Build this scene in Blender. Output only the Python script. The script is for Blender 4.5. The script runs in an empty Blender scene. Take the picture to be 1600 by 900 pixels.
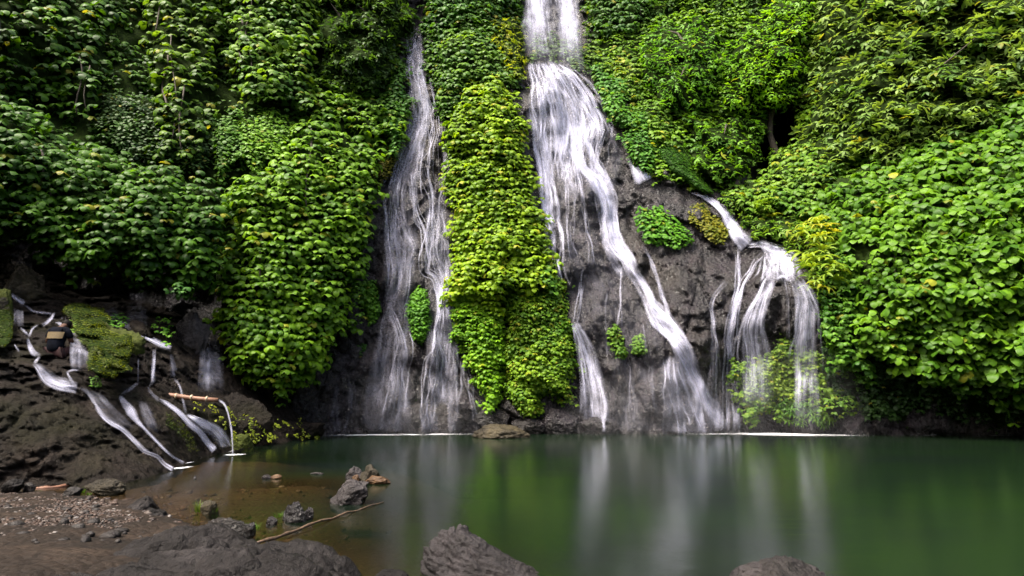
import bpy, bmesh, math, random
import numpy as np
from mathutils import Vector

# ------------------------------------------------------------------ camera, sky, sun, exposure
sc = bpy.context.scene
COL = sc.collection
F = 1000.0                      # focal length in pixels of the 1600 x 900 photograph
PITCH = math.radians(8.5)
CAM = np.array([0.0, 0.0, 1.6])
cd = bpy.data.cameras.new('camera'); cam = bpy.data.objects.new('camera', cd); COL.objects.link(cam)
cam.location = CAM; cam.rotation_euler = (math.radians(90) + PITCH, 0, 0)
cd.sensor_width = 36; cd.lens = 36 * F / 1600; cd.clip_start = 0.1; cd.clip_end = 500
sc.camera = cam

SUN_EL, SUN_AZ = math.radians(61), math.radians(-128)     # azimuth from +Y towards +X
sd = Vector((math.cos(SUN_EL) * math.sin(SUN_AZ), math.cos(SUN_EL) * math.cos(SUN_AZ), math.sin(SUN_EL)))
w = bpy.data.worlds.new("World"); sc.world = w; w.use_nodes = True
nt = w.node_tree; nt.nodes.clear()
sky = nt.nodes.new('ShaderNodeTexSky'); sky.sky_type = 'NISHITA'; sky.sun_disc = False
sky.sun_elevation = SUN_EL; sky.sun_rotation = SUN_AZ; sky.air_density = 1.0; sky.dust_density = 9.0; sky.ozone_density = 0.0
bg = nt.nodes.new('ShaderNodeBackground'); bg.inputs['Strength'].default_value = 0.15
wo = nt.nodes.new('ShaderNodeOutputWorld')
nt.links.new(sky.outputs[0], bg.inputs[0]); nt.links.new(bg.outputs[0], wo.inputs[0])
sl = bpy.data.lights.new('sun', 'SUN'); so = bpy.data.objects.new('sun', sl); COL.objects.link(so)
sl.energy = 2.4; sl.angle = math.radians(11); sl.color = (1.0, 0.95, 0.86)
so.rotation_euler = sd.to_track_quat('Z', 'Y').to_euler()
sc.view_settings.view_transform = 'Standard'; sc.view_settings.look = 'None'
sc.view_settings.gamma = 1; sc.view_settings.use_curve_mapping = False
sc.view_settings.exposure = 1.98
sc.render.engine = 'CYCLES'
cy = sc.cycles
cy.max_bounces = 6; cy.diffuse_bounces = 3; cy.glossy_bounces = 3; cy.transmission_bounces = 3
cy.transparent_max_bounces = 40; cy.caustics_reflective = False; cy.caustics_refractive = False

# ------------------------------------------------------------------ numeric helpers
CT, ST = math.cos(PITCH), math.sin(PITCH)
def P(px, py, Y):
    """world point seen at photo pixel (px, py) at world depth Y"""
    px = np.asarray(px, float); py = np.asarray(py, float); Y = np.asarray(Y, float)
    a = (px - 800) / F; b = (450 - py) / F
    dy = CT - b * ST; dz = b * CT + ST
    t = Y / dy
    return np.stack([CAM[0] + a * t, CAM[1] + Y + 0 * t, CAM[2] + dz * t], -1)
def G(px, py, z=0.0):
    """world point of photo pixel on the horizontal plane z"""
    b = (450 - py) / F
    return P(px, py, (z - CAM[2]) / (b * CT + ST) * (CT - b * ST))

def _h(ix, iy, iz, s):
    n = (ix * 374761393 + iy * 668265263 + iz * 2147483647 + s * 974634777) & 0xFFFFFFFF
    n = ((n ^ (n >> 13)) * 1274126177) & 0xFFFFFFFF
    n = ((n ^ (n >> 16)) * 2246822519) & 0xFFFFFFFF
    return n ^ (n >> 15)
def noise3(p, s=0):
    p = np.asarray(p, float); i = np.floor(p).astype(np.int64); f = p - i
    u = f * f * f * (f * (f * 6 - 15) + 10); out = 0
    for dx in (0, 1):
        for dy in (0, 1):
            for dz in (0, 1):
                h = _h(i[..., 0] + dx, i[..., 1] + dy, i[..., 2] + dz, s)
                gx = (h & 1023) / 511.5 - 1; gy = ((h >> 10) & 1023) / 511.5 - 1; gz = ((h >> 20) & 1023) / 511.5 - 1
                d = gx * (f[..., 0] - dx) + gy * (f[..., 1] - dy) + gz * (f[..., 2] - dz)
                wx = u[..., 0] if dx else 1 - u[..., 0]; wy = u[..., 1] if dy else 1 - u[..., 1]; wz = u[..., 2] if dz else 1 - u[..., 2]
                out = out + wx * wy * wz * d
    return out * 1.3
def fbm(p, o=4, s=0, g=0.5):
    p = np.asarray(p, float); r = 0; a = 1
    for k in range(o):
        r = r + a * noise3(p, s + k); p = p * 2.03; a *= g
    return r
def ridged(p, o=3, s=0):
    p = np.asarray(p, float); r = 0; a = 1
    for k in range(o):
        r = r + a * (1 - 2 * np.abs(noise3(p, s + k))); p = p * 2.1; a *= .5
    return r / 1.75

def worley(p, s=0):
    p = np.asarray(p, float); i = np.floor(p).astype(np.int64); f = p - i
    F1 = np.full(p.shape[:-1], 9.); F2 = F1.copy(); ID = np.zeros(p.shape[:-1])
    for dx in (-1, 0, 1):
        for dy in (-1, 0, 1):
            for dz in (-1, 0, 1):
                h = _h(i[..., 0] + dx, i[..., 1] + dy, i[..., 2] + dz, s)
                q = np.stack([dx + (h & 1023) / 1023., dy + ((h >> 10) & 1023) / 1023., dz + ((h >> 20) & 1023) / 1023.], -1) - f
                d = np.sqrt((q ** 2).sum(-1)); v = ((h >> 5) & 255) / 255.
                nw = d < F1; F2 = np.where(nw, F1, np.minimum(F2, d)); ID = np.where(nw, v, ID); F1 = np.where(nw, d, F1)
    return F1, F2, ID
def blocks(p, s=0, crack=.12):
    a, b, v = worley(p + .35 * np.stack([noise3(p * 1.3, s + 1), noise3(p * 1.3, s + 2), noise3(p * 1.3, s + 3)], -1), s)
    e = b - a; return v * np.clip(e / .18, 0, 1) - np.clip(crack - e, 0, 1) / crack * .6
class Field:
    """smooth surface depth through scattered (px, py, Y) samples"""
    def __init__(self, pts, c=70.0, sm=8.0):
        self.q = np.array([(a, b) for a, b, y in pts], float); self.c = c
        y = np.array([y for a, b, y in pts], float); n = len(y)
        A = np.zeros((n + 1, n + 1)); A[:n, :n] = self.k(self.q, self.q); A[:n, n] = 1; A[n, :n] = 1
        A[:n, :n] -= np.eye(n) * sm
        self.w = np.linalg.solve(A, np.append(y, 0))
    def k(self, a, b):
        d = a[:, None, :] - b[None, :, :]
        return np.sqrt((d ** 2).sum(-1) + self.c ** 2)
    def __call__(self, px, py):
        px, py = np.broadcast_arrays(np.asarray(px, float), np.asarray(py, float))
        q = np.stack([px.ravel(), py.ravel()], -1); r = np.zeros(len(q))
        for i in range(0, len(q), 60000):
            r[i:i + 60000] = self.k(q[i:i + 60000], self.q) @ self.w[:-1] + self.w[-1]
        return r.reshape(px.shape)
class GridF:
    def __init__(self, xs, ys, V): self.xs, self.ys, self.V = xs, ys, V
    def __call__(self, px, py):
        px, py = np.broadcast_arrays(np.asarray(px, float), np.asarray(py, float))
        fx = np.interp(px, self.xs, np.arange(len(self.xs))); fy = np.interp(py, self.ys, np.arange(len(self.ys)))
        i = np.clip(fx.astype(int), 0, len(self.xs) - 2); j = np.clip(fy.astype(int), 0, len(self.ys) - 2)
        u, v = fx - i, fy - j; V = self.V
        return (V[j, i] * (1 - u) + V[j, i + 1] * u) * (1 - v) + (V[j + 1, i] * (1 - u) + V[j + 1, i + 1] * u) * v

def inpoly(x, y, poly):
    r = np.zeros(x.shape, bool); n = len(poly)
    for i in range(n):
        x0, y0 = poly[i]; x1, y1 = poly[(i + 1) % n]
        if y0 == y1: continue
        c = ((y0 > y) != (y1 > y)) & (x < (x1 - x0) * (y - y0) / (y1 - y0) + x0)
        r ^= c
    return r
def polydist(x, y, poly):
    d = np.full(x.shape, 1e9); n = len(poly)
    for i in range(n):
        ax, ay = poly[i]; bx, by = poly[(i + 1) % n]; ux, uy = bx - ax, by - ay
        t = np.clip(((x - ax) * ux + (y - ay) * uy) / (ux * ux + uy * uy + 1e-9), 0, 1)
        d = np.minimum(d, np.hypot(x - ax - t * ux, y - ay - t * uy))
    return d

def mesh_np(name, verts, faces, mat, parent=None, cols=None, attrs=None, uv=None, smooth=True):
    """faces: (m,4) or (m,3) int array"""
    me = bpy.data.meshes.new(name)
    verts = np.asarray(verts, np.float32).reshape(-1, 3); faces = np.asarray(faces, np.int32)
    m, k = faces.shape
    me.vertices.add(len(verts)); me.vertices.foreach_set('co', verts.ravel())
    me.loops.add(m * k); me.loops.foreach_set('vertex_index', faces.ravel())
    me.polygons.add(m); me.polygons.foreach_set('loop_start', np.arange(0, m * k, k, dtype=np.int32))
    me.polygons.foreach_set('loop_total', np.full(m, k, np.int32))
    me.update(calc_edges=True)
    if smooth: me.shade_smooth()
    if cols is not None:
        a = me.attributes.new('tint', 'FLOAT_COLOR', 'POINT')
        c = np.ones((len(verts), 4), np.float32); c[:, :3] = cols; a.data.foreach_set('color', c.ravel())
    for kx, v in (attrs or {}).items():
        a = me.attributes.new(kx, 'FLOAT', 'POINT'); a.data.foreach_set('value', np.asarray(v, np.float32).ravel())
    if uv is not None:
        u = me.uv_layers.new(name='UVMap')
        u.data.foreach_set('uv', np.asarray(uv, np.float32)[faces.ravel()].ravel())
    me.materials.append(mat)
    o = bpy.data.objects.new(name, me); COL.objects.link(o)
    if parent is not None: o.parent = parent
    return o
def tag(o, label=None, cat=None, group=None, kind=None):
    if label: o['label'] = label
    if cat: o['category'] = cat
    if group: o['group'] = group
    if kind: o['kind'] = kind
    return o
def thing(name, label, cat, loc=(0, 0, 0), group=None):
    o = bpy.data.objects.new(name, None); COL.objects.link(o); o.location = loc
    o.empty_display_size = 0.2
    return tag(o, label, cat, group)
def child(o, parent):
    """parent keeping world placement (parent has location only)"""
    o.parent = parent; l = Vector(parent.location)
    o.matrix_parent_inverse.identity(); o.location = Vector(o.location) - l
    return o
def grid_faces(ny, nx, mask=None):
    i = np.arange(ny * nx).reshape(ny, nx)
    f = np.stack([i[:-1, :-1], i[1:, :-1], i[1:, 1:], i[:-1, 1:]], -1)
    if mask is not None: f = f[mask]
    return f.reshape(-1, 4)

def tube(name, pts, r, mat, parent=None, seg=7, cap=True):
    pts = [Vector(p) for p in pts]; n = len(pts)
    rr = r if hasattr(r, '__len__') else [r] * n
    vs = []
    for i, p in enumerate(pts):
        t = (pts[min(i + 1, n - 1)] - pts[max(i - 1, 0)]).normalized()
        a = t.cross(Vector((0.3, -1, 0.1))).normalized(); b = t.cross(a)
        for k in range(seg):
            an = 2 * math.pi * k / seg
            vs.append(p + (a * math.cos(an) + b * math.sin(an)) * rr[i])
    fs = [(i * seg + k, i * seg + (k + 1) % seg, (i + 1) * seg + (k + 1) % seg, (i + 1) * seg + k) for i in range(n - 1) for k in range(seg)]
    me = bpy.data.meshes.new(name)
    caps = [tuple(range(seg))[::-1], tuple((n - 1) * seg + k for k in range(seg))] if cap else []
    me.from_pydata([tuple(v) for v in vs], [], fs + caps); me.shade_smooth(); me.materials.append(mat)
    o = bpy.data.objects.new(name, me); COL.objects.link(o)
    if parent is not None: child(o, parent)
    return o

# ------------------------------------------------------------------ materials
def mat(name):
    m = bpy.data.materials.new(name); m.use_nodes = True; t = m.node_tree; t.nodes.clear()
    out = t.nodes.new('ShaderNodeOutputMaterial')
    return m, t, out
def N(t, typ, **kw):
    n = t.nodes.new('ShaderNode' + typ)
    for k, v in kw.items():
        if k.startswith('i_'):
            key = k[2:]; key = int(key) if key.isdigit() else key.replace('_', ' ')
            n.inputs[key].default_value = v
        else: setattr(n, k, v)
    return n
def ramp(t, src, stops):
    r = N(t, 'ValToRGB'); e = r.color_ramp.elements
    while len(e) < len(stops): e.new(0.5)
    for x, (p, c) in zip(e, stops): x.position = p; x.color = (*c, 1) if len(c) == 3 else c
    t.links.new(src, r.inputs[0]); return r.outputs[0]
def mixc(t, fac, a, b, mode='MIX'):
    m = N(t, 'MixRGB', blend_type=mode)
    for s, v in ((0, fac), (1, a), (2, b)):
        if hasattr(v, 'is_output'): t.links.new(v, m.inputs[s])
        elif s == 0: m.inputs[0].default_value = v
        else: m.inputs[s].default_value = (*v, 1)
    return m.outputs[0]
def math_(t, op, a, b=0.5, clamp=False):
    m = N(t, 'Math', operation=op, use_clamp=clamp)
    for s, v in ((0, a), (1, b)):
        if hasattr(v, 'is_output'): t.links.new(v, m.inputs[s])
        else: m.inputs[s].default_value = v
    return m.outputs[0]
def pos(t, scale=(1, 1, 1)):
    g = N(t, 'NewGeometry'); m = N(t, 'Mapping'); m.inputs['Scale'].default_value = scale
    t.links.new(g.outputs['Position'], m.inputs['Vector']); return m.outputs[0]
def noise_n(t, vec, s, d=4, r=0.55):
    n = N(t, 'TexNoise', i_Scale=s, i_Detail=d, i_Roughness=r); t.links.new(vec, n.inputs['Vector']); return n.outputs[0]

def rock_mat(name, c0, c1, c2, rough=(0.3, 0.6), moss=0.0, mosscol=(0.05, 0.075, 0.006), bump=0.6, scale=1.0, spec=0.2, algae=0.0, streak=0.0, algcol=(0.055, 0.045, 0.012)):
    m, t, out = mat(name); v = pos(t); L = t.links.new
    n1 = noise_n(t, v, 1.3 * scale, 6); n2 = noise_n(t, v, 9 * scale, 6, 0.65); n3 = noise_n(t, v, 0.45 * scale, 3)
    col = ramp(t, n1, [(0.3, c0), (0.52, c1), (0.72, c2)])
    col = mixc(t, 0.5, col, ramp(t, n2, [(0.3, (0.35,) * 3), (0.7, (1, 1, 1))]), 'MULTIPLY')
    if streak:
        ns = noise_n(t, pos(t, (2.4, 2.4, .22)), 1.0, 5, .65)
        col = mixc(t, streak, col, ramp(t, ns, [(0.35, (0.25,) * 3), (0.62, (1.25,) * 3)]), 'MULTIPLY')
    if algae:
        f = ramp(t, n3, [(0.5, (0,) * 3), (0.68, (algae,) * 3)])
        col = mixc(t, f, col, algcol)
    if moss:
        g = N(t, 'NewGeometry'); sx = N(t, 'SeparateXYZ'); L(g.outputs['Normal'], sx.inputs[0])
        up = math_(t, 'MULTIPLY_ADD', sx.outputs['Z'], 0.5)
        up.node.inputs[2].default_value = 0.0
        a = math_(t, 'ADD', up, n3); a = math_(t, 'ADD', a, math_(t, 'MULTIPLY', n2, 0.35))
        f = ramp(t, a, [(1.12 - moss * 0.6, (0,) * 3), (1.22 - moss * 0.6, (1,) * 3)])
        mc = mixc(t, n2, mosscol, (mosscol[0] * 2.2, mosscol[1] * 1.8, mosscol[2] * 1.5))
        col = mixc(t, f, col, mc)
    b = N(t, 'BsdfPrincipled'); L(col, b.inputs['Base Color'])
    r = ramp(t, n2, [(0.35, (rough[0],) * 3), (0.65, (rough[1],) * 3)])
    if moss: r = mixc(t, f, r, (0.9,) * 3)
    L(r, b.inputs['Roughness']); b.inputs['Specular IOR Level'].default_value = spec
    vo = N(t, 'TexVoronoi', i_Scale=6.5 * scale); vo.feature = 'F1'; L(v, vo.inputs['Vector'])
    n4 = noise_n(t, v, 34 * scale, 4, 0.6)
    h = math_(t, 'ADD', math_(t, 'MULTIPLY', n2, 1.0), math_(t, 'MULTIPLY', vo.outputs['Distance'], 0.5))
    h = math_(t, 'ADD', h, math_(t, 'MULTIPLY', n4, 0.3))
    bp = N(t, 'Bump', i_Strength=bump, i_Distance=0.07 / scale); L(h, bp.inputs['Height']); L(bp.outputs[0], b.inputs['Normal'])
    L(b.outputs[0], out.inputs[0]); return m

M = {}
M['cliff'] = rock_mat('wet_basalt', (0.002, 0.0013, 0.002), (0.0055, 0.0036, 0.0057), (0.015, 0.010, 0.015), (0.16, 0.5), algae=0.3, bump=1.2, spec=.36, streak=.6, algcol=(.022, .016, .007))
M['bank'] = rock_mat('shade_toned_bank_rock', (0.004, 0.003, 0.0025), (0.0095, 0.007, 0.0055), (0.02, 0.015, 0.012), (0.45, 0.8), moss=0.04, mosscol=(0.012, 0.015, 0.002), bump=1.2, spec=.09, algae=.8, algcol=(.0085, .0085, .002))  # the bank's deep shade is put into these dark colours
M['boulder'] = rock_mat('grey_boulder', (0.004, 0.0034, 0.0034), (0.011, 0.0095, 0.0095), (0.027, 0.024, 0.0245), (0.35, 0.7), moss=0.04, mosscol=(0.012, 0.014, 0.004), spec=.12, bump=1.0, scale=2.0)
M['slate'] = rock_mat('slate_boulder', (0.004, 0.0033, 0.0037), (0.013, 0.011, 0.012), (0.036, 0.031, 0.034), (0.4, 0.75), bump=1.0, scale=3, algae=0.2, algcol=(.02, .017, .01))
M['mossy'] = rock_mat('mossy_boulder', (0.02, 0.018, 0.014), (0.04, 0.035, 0.025), (0.06, 0.05, 0.04), (0.4, 0.8), moss=1.0, mosscol=(0.016, 0.024, 0.002), bump=1.0, scale=2)
M['stone'] = rock_mat('shore_stone', (0.006, 0.005, 0.005), (0.015, 0.0125, 0.012), (0.034, 0.031, 0.029), (0.4, 0.7), bump=0.7, scale=5)
M['orange'] = rock_mat('rusty_stone', (0.03, 0.015, 0.007), (0.065, 0.034, 0.014), (0.09, 0.065, 0.035), (0.4, 0.7), bump=0.7, scale=5)
M['yellowrock'] = rock_mat('ochre_rock', (0.01, 0.008, 0.005), (0.025, 0.02, 0.011), (0.055, 0.045, 0.024), (0.4, 0.8), moss=.15, mosscol=(0.035, 0.038, 0.006), bump=1, scale=1.5)
M['pale'] = rock_mat('pale_wet_rock', (0.008, 0.0065, 0.007), (0.022, 0.019, 0.02), (0.06, 0.053, 0.056), (0.2, 0.5), bump=1, scale=2)

def leaf_mat():
    m, t, out = mat('leaf'); L = t.links.new
    a = N(t, 'Attribute', attribute_name='tint'); v = pos(t)
    n = noise_n(t, v, 7, 2)
    col = mixc(t, 1.0, a.outputs['Color'], ramp(t, n, [(0.3, (0.75, 0.78, 0.7)), (0.7, (1.15, 1.1, 1.1))]), 'MULTIPLY')
    b = N(t, 'BsdfPrincipled', i_Roughness=0.5); b.inputs['Specular IOR Level'].default_value = 0.2
    L(col, b.inputs['Base Color'])
    tr = N(t, 'BsdfTranslucent'); tc = mixc(t, 1.0, col, (1.5, 1.35, 0.6), 'MULTIPLY'); L(tc, tr.inputs[0])
    mx = N(t, 'MixShader', i_0=0.43); L(b.outputs[0], mx.inputs[1]); L(tr.outputs[0], mx.inputs[2])
    L(mx.outputs[0], out.inputs[0]); return m
M['leaf'] = leaf_mat()
def simple(name, c0, c1, rough=0.7, scale=6, bump=0.3, spec=0.4, stretch=(1, 1, 1)):
    m, t, out = mat(name); L = t.links.new; v = pos(t, stretch); n = noise_n(t, v, scale, 5, 0.6)
    b = N(t, 'BsdfPrincipled', i_Roughness=rough); b.inputs['Specular IOR Level'].default_value = spec
    L(ramp(t, n, [(0.35, c0), (0.65, c1)]), b.inputs['Base Color'])
    bp = N(t, 'Bump', i_Strength=bump, i_Distance=0.02); L(n, bp.inputs['Height']); L(bp.outputs[0], b.inputs['Normal'])
    L(b.outputs[0], out.inputs[0]); return m
M['mat_dark'] = simple('gap_shade', (0.004, 0.007, 0.002), (0.013, 0.024, 0.004), 0.95, 9, 1.0, 0.03)  # dark sheet colour standing in for shade between and behind the leaves
M['bark'] = simple('bark', (0.014, 0.011, 0.007), (0.045, 0.034, 0.024), 0.85, 12)
M['bamboo'] = simple('bamboo', (0.09, 0.042, 0.024), (0.19, 0.10, 0.06), 0.6, 9)
M['bamboo_node'] = simple('bamboo_node', (0.22, 0.16, 0.1), (0.4, 0.32, 0.22), 0.6, 20)
M['wood'] = simple('wet_wood', (0.02, 0.012, 0.008), (0.09, 0.055, 0.032), 0.6, 25)
M['redwood'] = simple('orange_wood', (0.06, 0.022, 0.01), (0.13, 0.055, 0.028), 0.6, 25)
M['skin'] = simple('skin', (0.045, 0.021, 0.013), (0.06, 0.03, 0.02), 0.6, 10, 0.05, .15)  # skin, hair and panel are coloured darker for the shade around the person
M['hair'] = simple('hair', (0.002, 0.0016, 0.0016), (0.005, 0.004, 0.004), 0.7, 60, .3, .08)
M['shirt'] = simple('dark_shirt', (0.0015, 0.002, 0.004), (0.004, 0.005, 0.009), 0.9, 14, .3, .05)
M['band'] = simple('tan_panel', (0.05, 0.034, 0.014), (0.10, 0.07, 0.028), 0.8, 45, 0.1, stretch=(1, 1, 2.5))
M['shorts'] = simple('red_shorts', (0.012, 0.002, 0.003), (0.025, 0.004, 0.005), 0.8, 14)
M['yellowleaf'] = simple('yellow_leaf', (0.3, 0.26, 0.02), (0.5, 0.42, 0.04), 0.6, 14)

def water_fall_mat():
    m, t, out = mat('silky_water'); L = t.links.new
    a = N(t, 'Attribute', attribute_name='flow').outputs['Fac']
    uv = N(t, 'UVMap', uv_map='UVMap').outputs[0]
    def st(sx, sy, s, d):
        mp = N(t, 'Mapping'); mp.inputs['Scale'].default_value = (sx, sy, 1); L(uv, mp.inputs['Vector'])
        return noise_n(t, mp.outputs[0], s, d, 0.6)
    n1 = st(9, 0.35, 1, 4); n2 = st(34, 0.7, 1, 2); n3 = st(3.5, 1.6, 1, 3)
    k = math_(t, 'MULTIPLY', ramp(t, n1, [(0.3, (0.2,) * 3), (0.7, (1.45,) * 3)]), ramp(t, n2, [(0.3, (0.7,) * 3), (0.7, (1.12,) * 3)]))
    k = math_(t, 'MULTIPLY', k, ramp(t, n3, [(0.35, (0.35,) * 3), (0.65, (1.2,) * 3)]))
    mp = N(t, 'Mapping'); mp.inputs['Scale'].default_value = (3.2, 1.1, 1); L(uv, mp.inputs['Vector'])
    wn = N(t, 'TexNoise', i_Scale=1.6, i_Detail=2); L(mp.outputs[0], wn.inputs['Vector'])
    wv = N(t, 'VectorMath', operation='MULTIPLY_ADD'); L(wn.outputs['Color'], wv.inputs[0]); wv.inputs[1].default_value = (.9, .9, 0); L(mp.outputs[0], wv.inputs[2])
    vo = N(t, 'TexVoronoi', feature='DISTANCE_TO_EDGE', i_Scale=1.0); L(wv.outputs[0], vo.inputs['Vector'])
    k = math_(t, 'MULTIPLY', k, ramp(t, vo.outputs['Distance'], [(0.0, (1.3,) * 3), (0.15, (1.0,) * 3), (0.4, (0.8,) * 3)]))
    al = math_(t, 'MULTIPLY', a, k, clamp=True)
    lp = N(t, 'BsdfDiffuse'); lp.inputs[0].default_value = (0.57, 0.58, 0.72, 1)
    tr = N(t, 'BsdfTranslucent'); tr.inputs[0].default_value = (0.57, 0.58, 0.72, 1)
    mx = N(t, 'MixShader', i_0=0.3); L(lp.outputs[0], mx.inputs[1]); L(tr.outputs[0], mx.inputs[2])
    tp = N(t, 'BsdfTransparent'); m2 = N(t, 'MixShader'); L(al, m2.inputs[0]); L(tp.outputs[0], m2.inputs[1]); L(mx.outputs[0], m2.inputs[2])
    L(m2.outputs[0], out.inputs[0]); return m
M['fall'] = water_fall_mat()
def foam_mat():
    m, t, out = mat('foam'); L = t.links.new
    a = N(t, 'Attribute', attribute_name='flow').outputs['Fac']
    n = noise_n(t, pos(t, (0.6, 3, 1)), 1.4, 3)
    al = math_(t, 'MULTIPLY', a, ramp(t, n, [(0.3, (0.45,) * 3), (0.65, (1.2,) * 3)]), clamp=True)
    d = N(t, 'BsdfDiffuse'); d.inputs[0].default_value = (0.84, 0.86, 0.92, 1)
    tp = N(t, 'BsdfTransparent'); m2 = N(t, 'MixShader'); L(al, m2.inputs[0]); L(tp.outputs[0], m2.inputs[1]); L(d.outputs[0], m2.inputs[2])
    L(m2.outputs[0], out.inputs[0]); return m
M['foam'] = foam_mat()
def pool_mat():
    m, t, out = mat('pool_water'); L = t.links.new
    a = N(t, 'Attribute', attribute_name='depth').outputs['Fac']
    v = pos(t, (0.55, 1.6, 1)); n = noise_n(t, v, 1.1, 3, 0.5); n2 = noise_n(t, pos(t, (0.7, 3.2, 1)), 3.5, 2, 0.5)
    h = math_(t, 'ADD', n, math_(t, 'MULTIPLY', n2, 0.25))
    bp = N(t, 'Bump', i_Strength=0.06, i_Distance=0.12); L(h, bp.inputs['Height'])
    df = N(t, 'BsdfDiffuse'); big = noise_n(t, pos(t, (0.2, 0.35, 1)), 1, 2)
    L(ramp(t, big, [(0.35, (0.0042, 0.0075, 0.0058)), (0.65, (0.005, 0.012, 0.0045))]), df.inputs[0])
    tp = N(t, 'BsdfTransparent'); tp.inputs[0].default_value = (0.8, 0.68, 0.48, 1)
    m1 = N(t, 'MixShader'); L(a, m1.inputs[0]); L(tp.outputs[0], m1.inputs[1]); L(df.outputs[0], m1.inputs[2])
    gl = N(t, 'BsdfGlossy', i_Roughness=0.2, distribution='BECKMANN'); gl.inputs[0].default_value = (.92, .94, .92, 1); L(bp.outputs[0], gl.inputs['Normal'])
    fr = N(t, 'Fresnel', i_IOR=1.33)
    m2 = N(t, 'MixShader'); L(fr.outputs[0], m2.inputs[0]); L(m1.outputs[0], m2.inputs[1]); L(gl.outputs[0], m2.inputs[2])
    L(m2.outputs[0], out.inputs[0]); return m
M['pool'] = pool_mat()
def ground_mat():
    m, t, out = mat('shore_and_bed'); L = t.links.new; v = pos(t)
    n1 = noise_n(t, v, 1.2, 5); n2 = noise_n(t, v, 16, 5, 0.7)
    c = ramp(t, n1, [(0.35, (0.005, 0.0032, 0.002)), (0.55, (0.015, 0.0095, 0.0062)), (0.7, (0.034, 0.023, 0.016))])
    c = mixc(t, 0.7, c, ramp(t, n2, [(0.3, (0.3,) * 3), (0.7, (1.2,) * 3)]), 'MULTIPLY')
    vo = N(t, 'TexVoronoi', i_Scale=14); L(v, vo.inputs['Vector'])
    c = mixc(t, 0.25, c, ramp(t, vo.outputs['Distance'], [(0, (1.3,) * 3), (.8, (.4,) * 3)]), 'MULTIPLY')
    gz = N(t, 'SeparateXYZ'); L(v, gz.inputs[0]); silt = ramp(t, gz.outputs['Z'], [(.1, (1,) * 3), (.5, (0,) * 3)])
    zz = math_(t, 'MULTIPLY_ADD', gz.outputs['Z'], 10.0); zz.node.inputs[2].default_value = .5; L(zz, silt.node.inputs[0])
    c = mixc(t, silt, c, mixc(t, n2, (0.018, 0.0135, 0.0095), (0.048, 0.036, 0.025)))
    b = N(t, 'BsdfPrincipled', i_Roughness=0.7); b.inputs['Specular IOR Level'].default_value = .15; L(c, b.inputs['Base Color'])
    h = math_(t, 'ADD', n2, math_(t, 'MULTIPLY', vo.outputs['Distance'], -1.0))
    bp = N(t, 'Bump', i_Strength=0.8, i_Distance=0.03); L(h, bp.inputs['Height']); L(bp.outputs[0], b.inputs['Normal'])
    L(b.outputs[0], out.inputs[0]); return m
M['ground'] = ground_mat()

# ------------------------------------------------------------------ the cliff
CL = [(600, 676, 21.4), (600, 500, 22), (620, 300, 23.3), (645, 150, 24.8), (650, 0, 26.5), (650, -300, 29),
      (780, 676, 21.3), (780, 400, 22), (750, 150, 24), (760, 0, 26.5), (500, 680, 21),
      (930, 676, 21.3), (1010, 676, 21.2), (1100, 676, 21.2), (950, 500, 22.0), (900, 300, 23.8), (850, 200, 24.6), (920, 170, 25.0), (870, 105, 25.8), (865, 70, 28.6), (865, 0, 29.3), (865, -300, 31),
      (1060, 450, 22.3), (1060, 560, 21.5), (1030, 280, 24.3), (1100, 320, 24.0), (1150, 370, 23.7), (1165, 420, 22.6), (1120, 500, 22.0), (1130, 600, 21.6), (1220, 400, 22.3), (1220, 440, 21.7), (1220, 520, 21.2), (1220, 560, 21.7), (1220, 676, 21.5),
      (1340, 676, 20.9), (1600, 680, 20.5), (1600, 500, 20), (1600, 300, 21), (1350, 350, 22.5), (1250, 200, 27), (1205, 230, 28), (1100, 100, 28), (1000, 0, 30), (1600, 0, 25), (1300, 0, 28), (1400, 500, 21),
      (400, 600, 19.6), (200, 480, 19), (0, 450, 17.5), (0, 300, 18), (200, 200, 20), (400, 250, 21), (500, 0, 25), (200, 0, 22), (0, 0, 19), (300, 560, 19.4),
      (-500, 450, 15), (-500, -300, 17), (0, -300, 23), (2100, 450, 17), (2100, -300, 21), (1300, -300, 31), (1600, -300, 28), (-500, 760, 15), (2100, 760, 17.5),
      (600, 760, 21), (1000, 760, 20.8), (1340, 760, 20.6), (1600, 760, 20.2), (200, 760, 19), (0, 760, 17)]
cliff_s = Field(CL)
gx = np.concatenate([np.arange(-500, -60, 14.), np.arange(-60, 1660, 3.), np.arange(1660, 2101, 14.)])
gy = np.concatenate([np.arange(-350, -40, 12.), np.arange(-40, 700, 3.), np.arange(700, 790, 10.)])
GX, GY = np.meshgrid(gx, gy)
Y0 = cliff_s(GX, GY); P0 = P(GX, GY, Y0)
for bx, by, rx, ry, am in [(1205, 470, 52, 60, 0.8), (1090, 500, 60, 130, .5), (905, 330, 40, 60, .5), (960, 350, 90, 30, -.3), (1060, 470, 50, 40, .3), (860, 150, 60, 50, .5),
                           (1190, 560, 60, 22, -.4), (925, 485, 40, 26, .35), (930, 560, 50, 40, -.3), (1065, 545, 45, 22, .35), (600, 640, 60, 30, .5), (720, 630, 20, 50, .4), (670, 560, 25, 80, .3), (660, 270, 14, 40, .4),
                           (1025, 610, 60, 30, .3), (1120, 610, 60, 50, -.3), (790, 640, 60, 30, .4), (1212, 215, 24, 62, -5.0), (1195, 250, 22, 30, -3), (225, 90, 40, 70, -2.5), (425, 175, 60, 30, -2.0), (1010, 70, 18, 25, -2.5)]:
    Y0 = Y0 - am * np.exp(-((GX - bx) / rx) ** 2 - ((GY - by) / ry) ** 2)
st_ = P0 * np.array([1, 1, 0.55])
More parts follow.
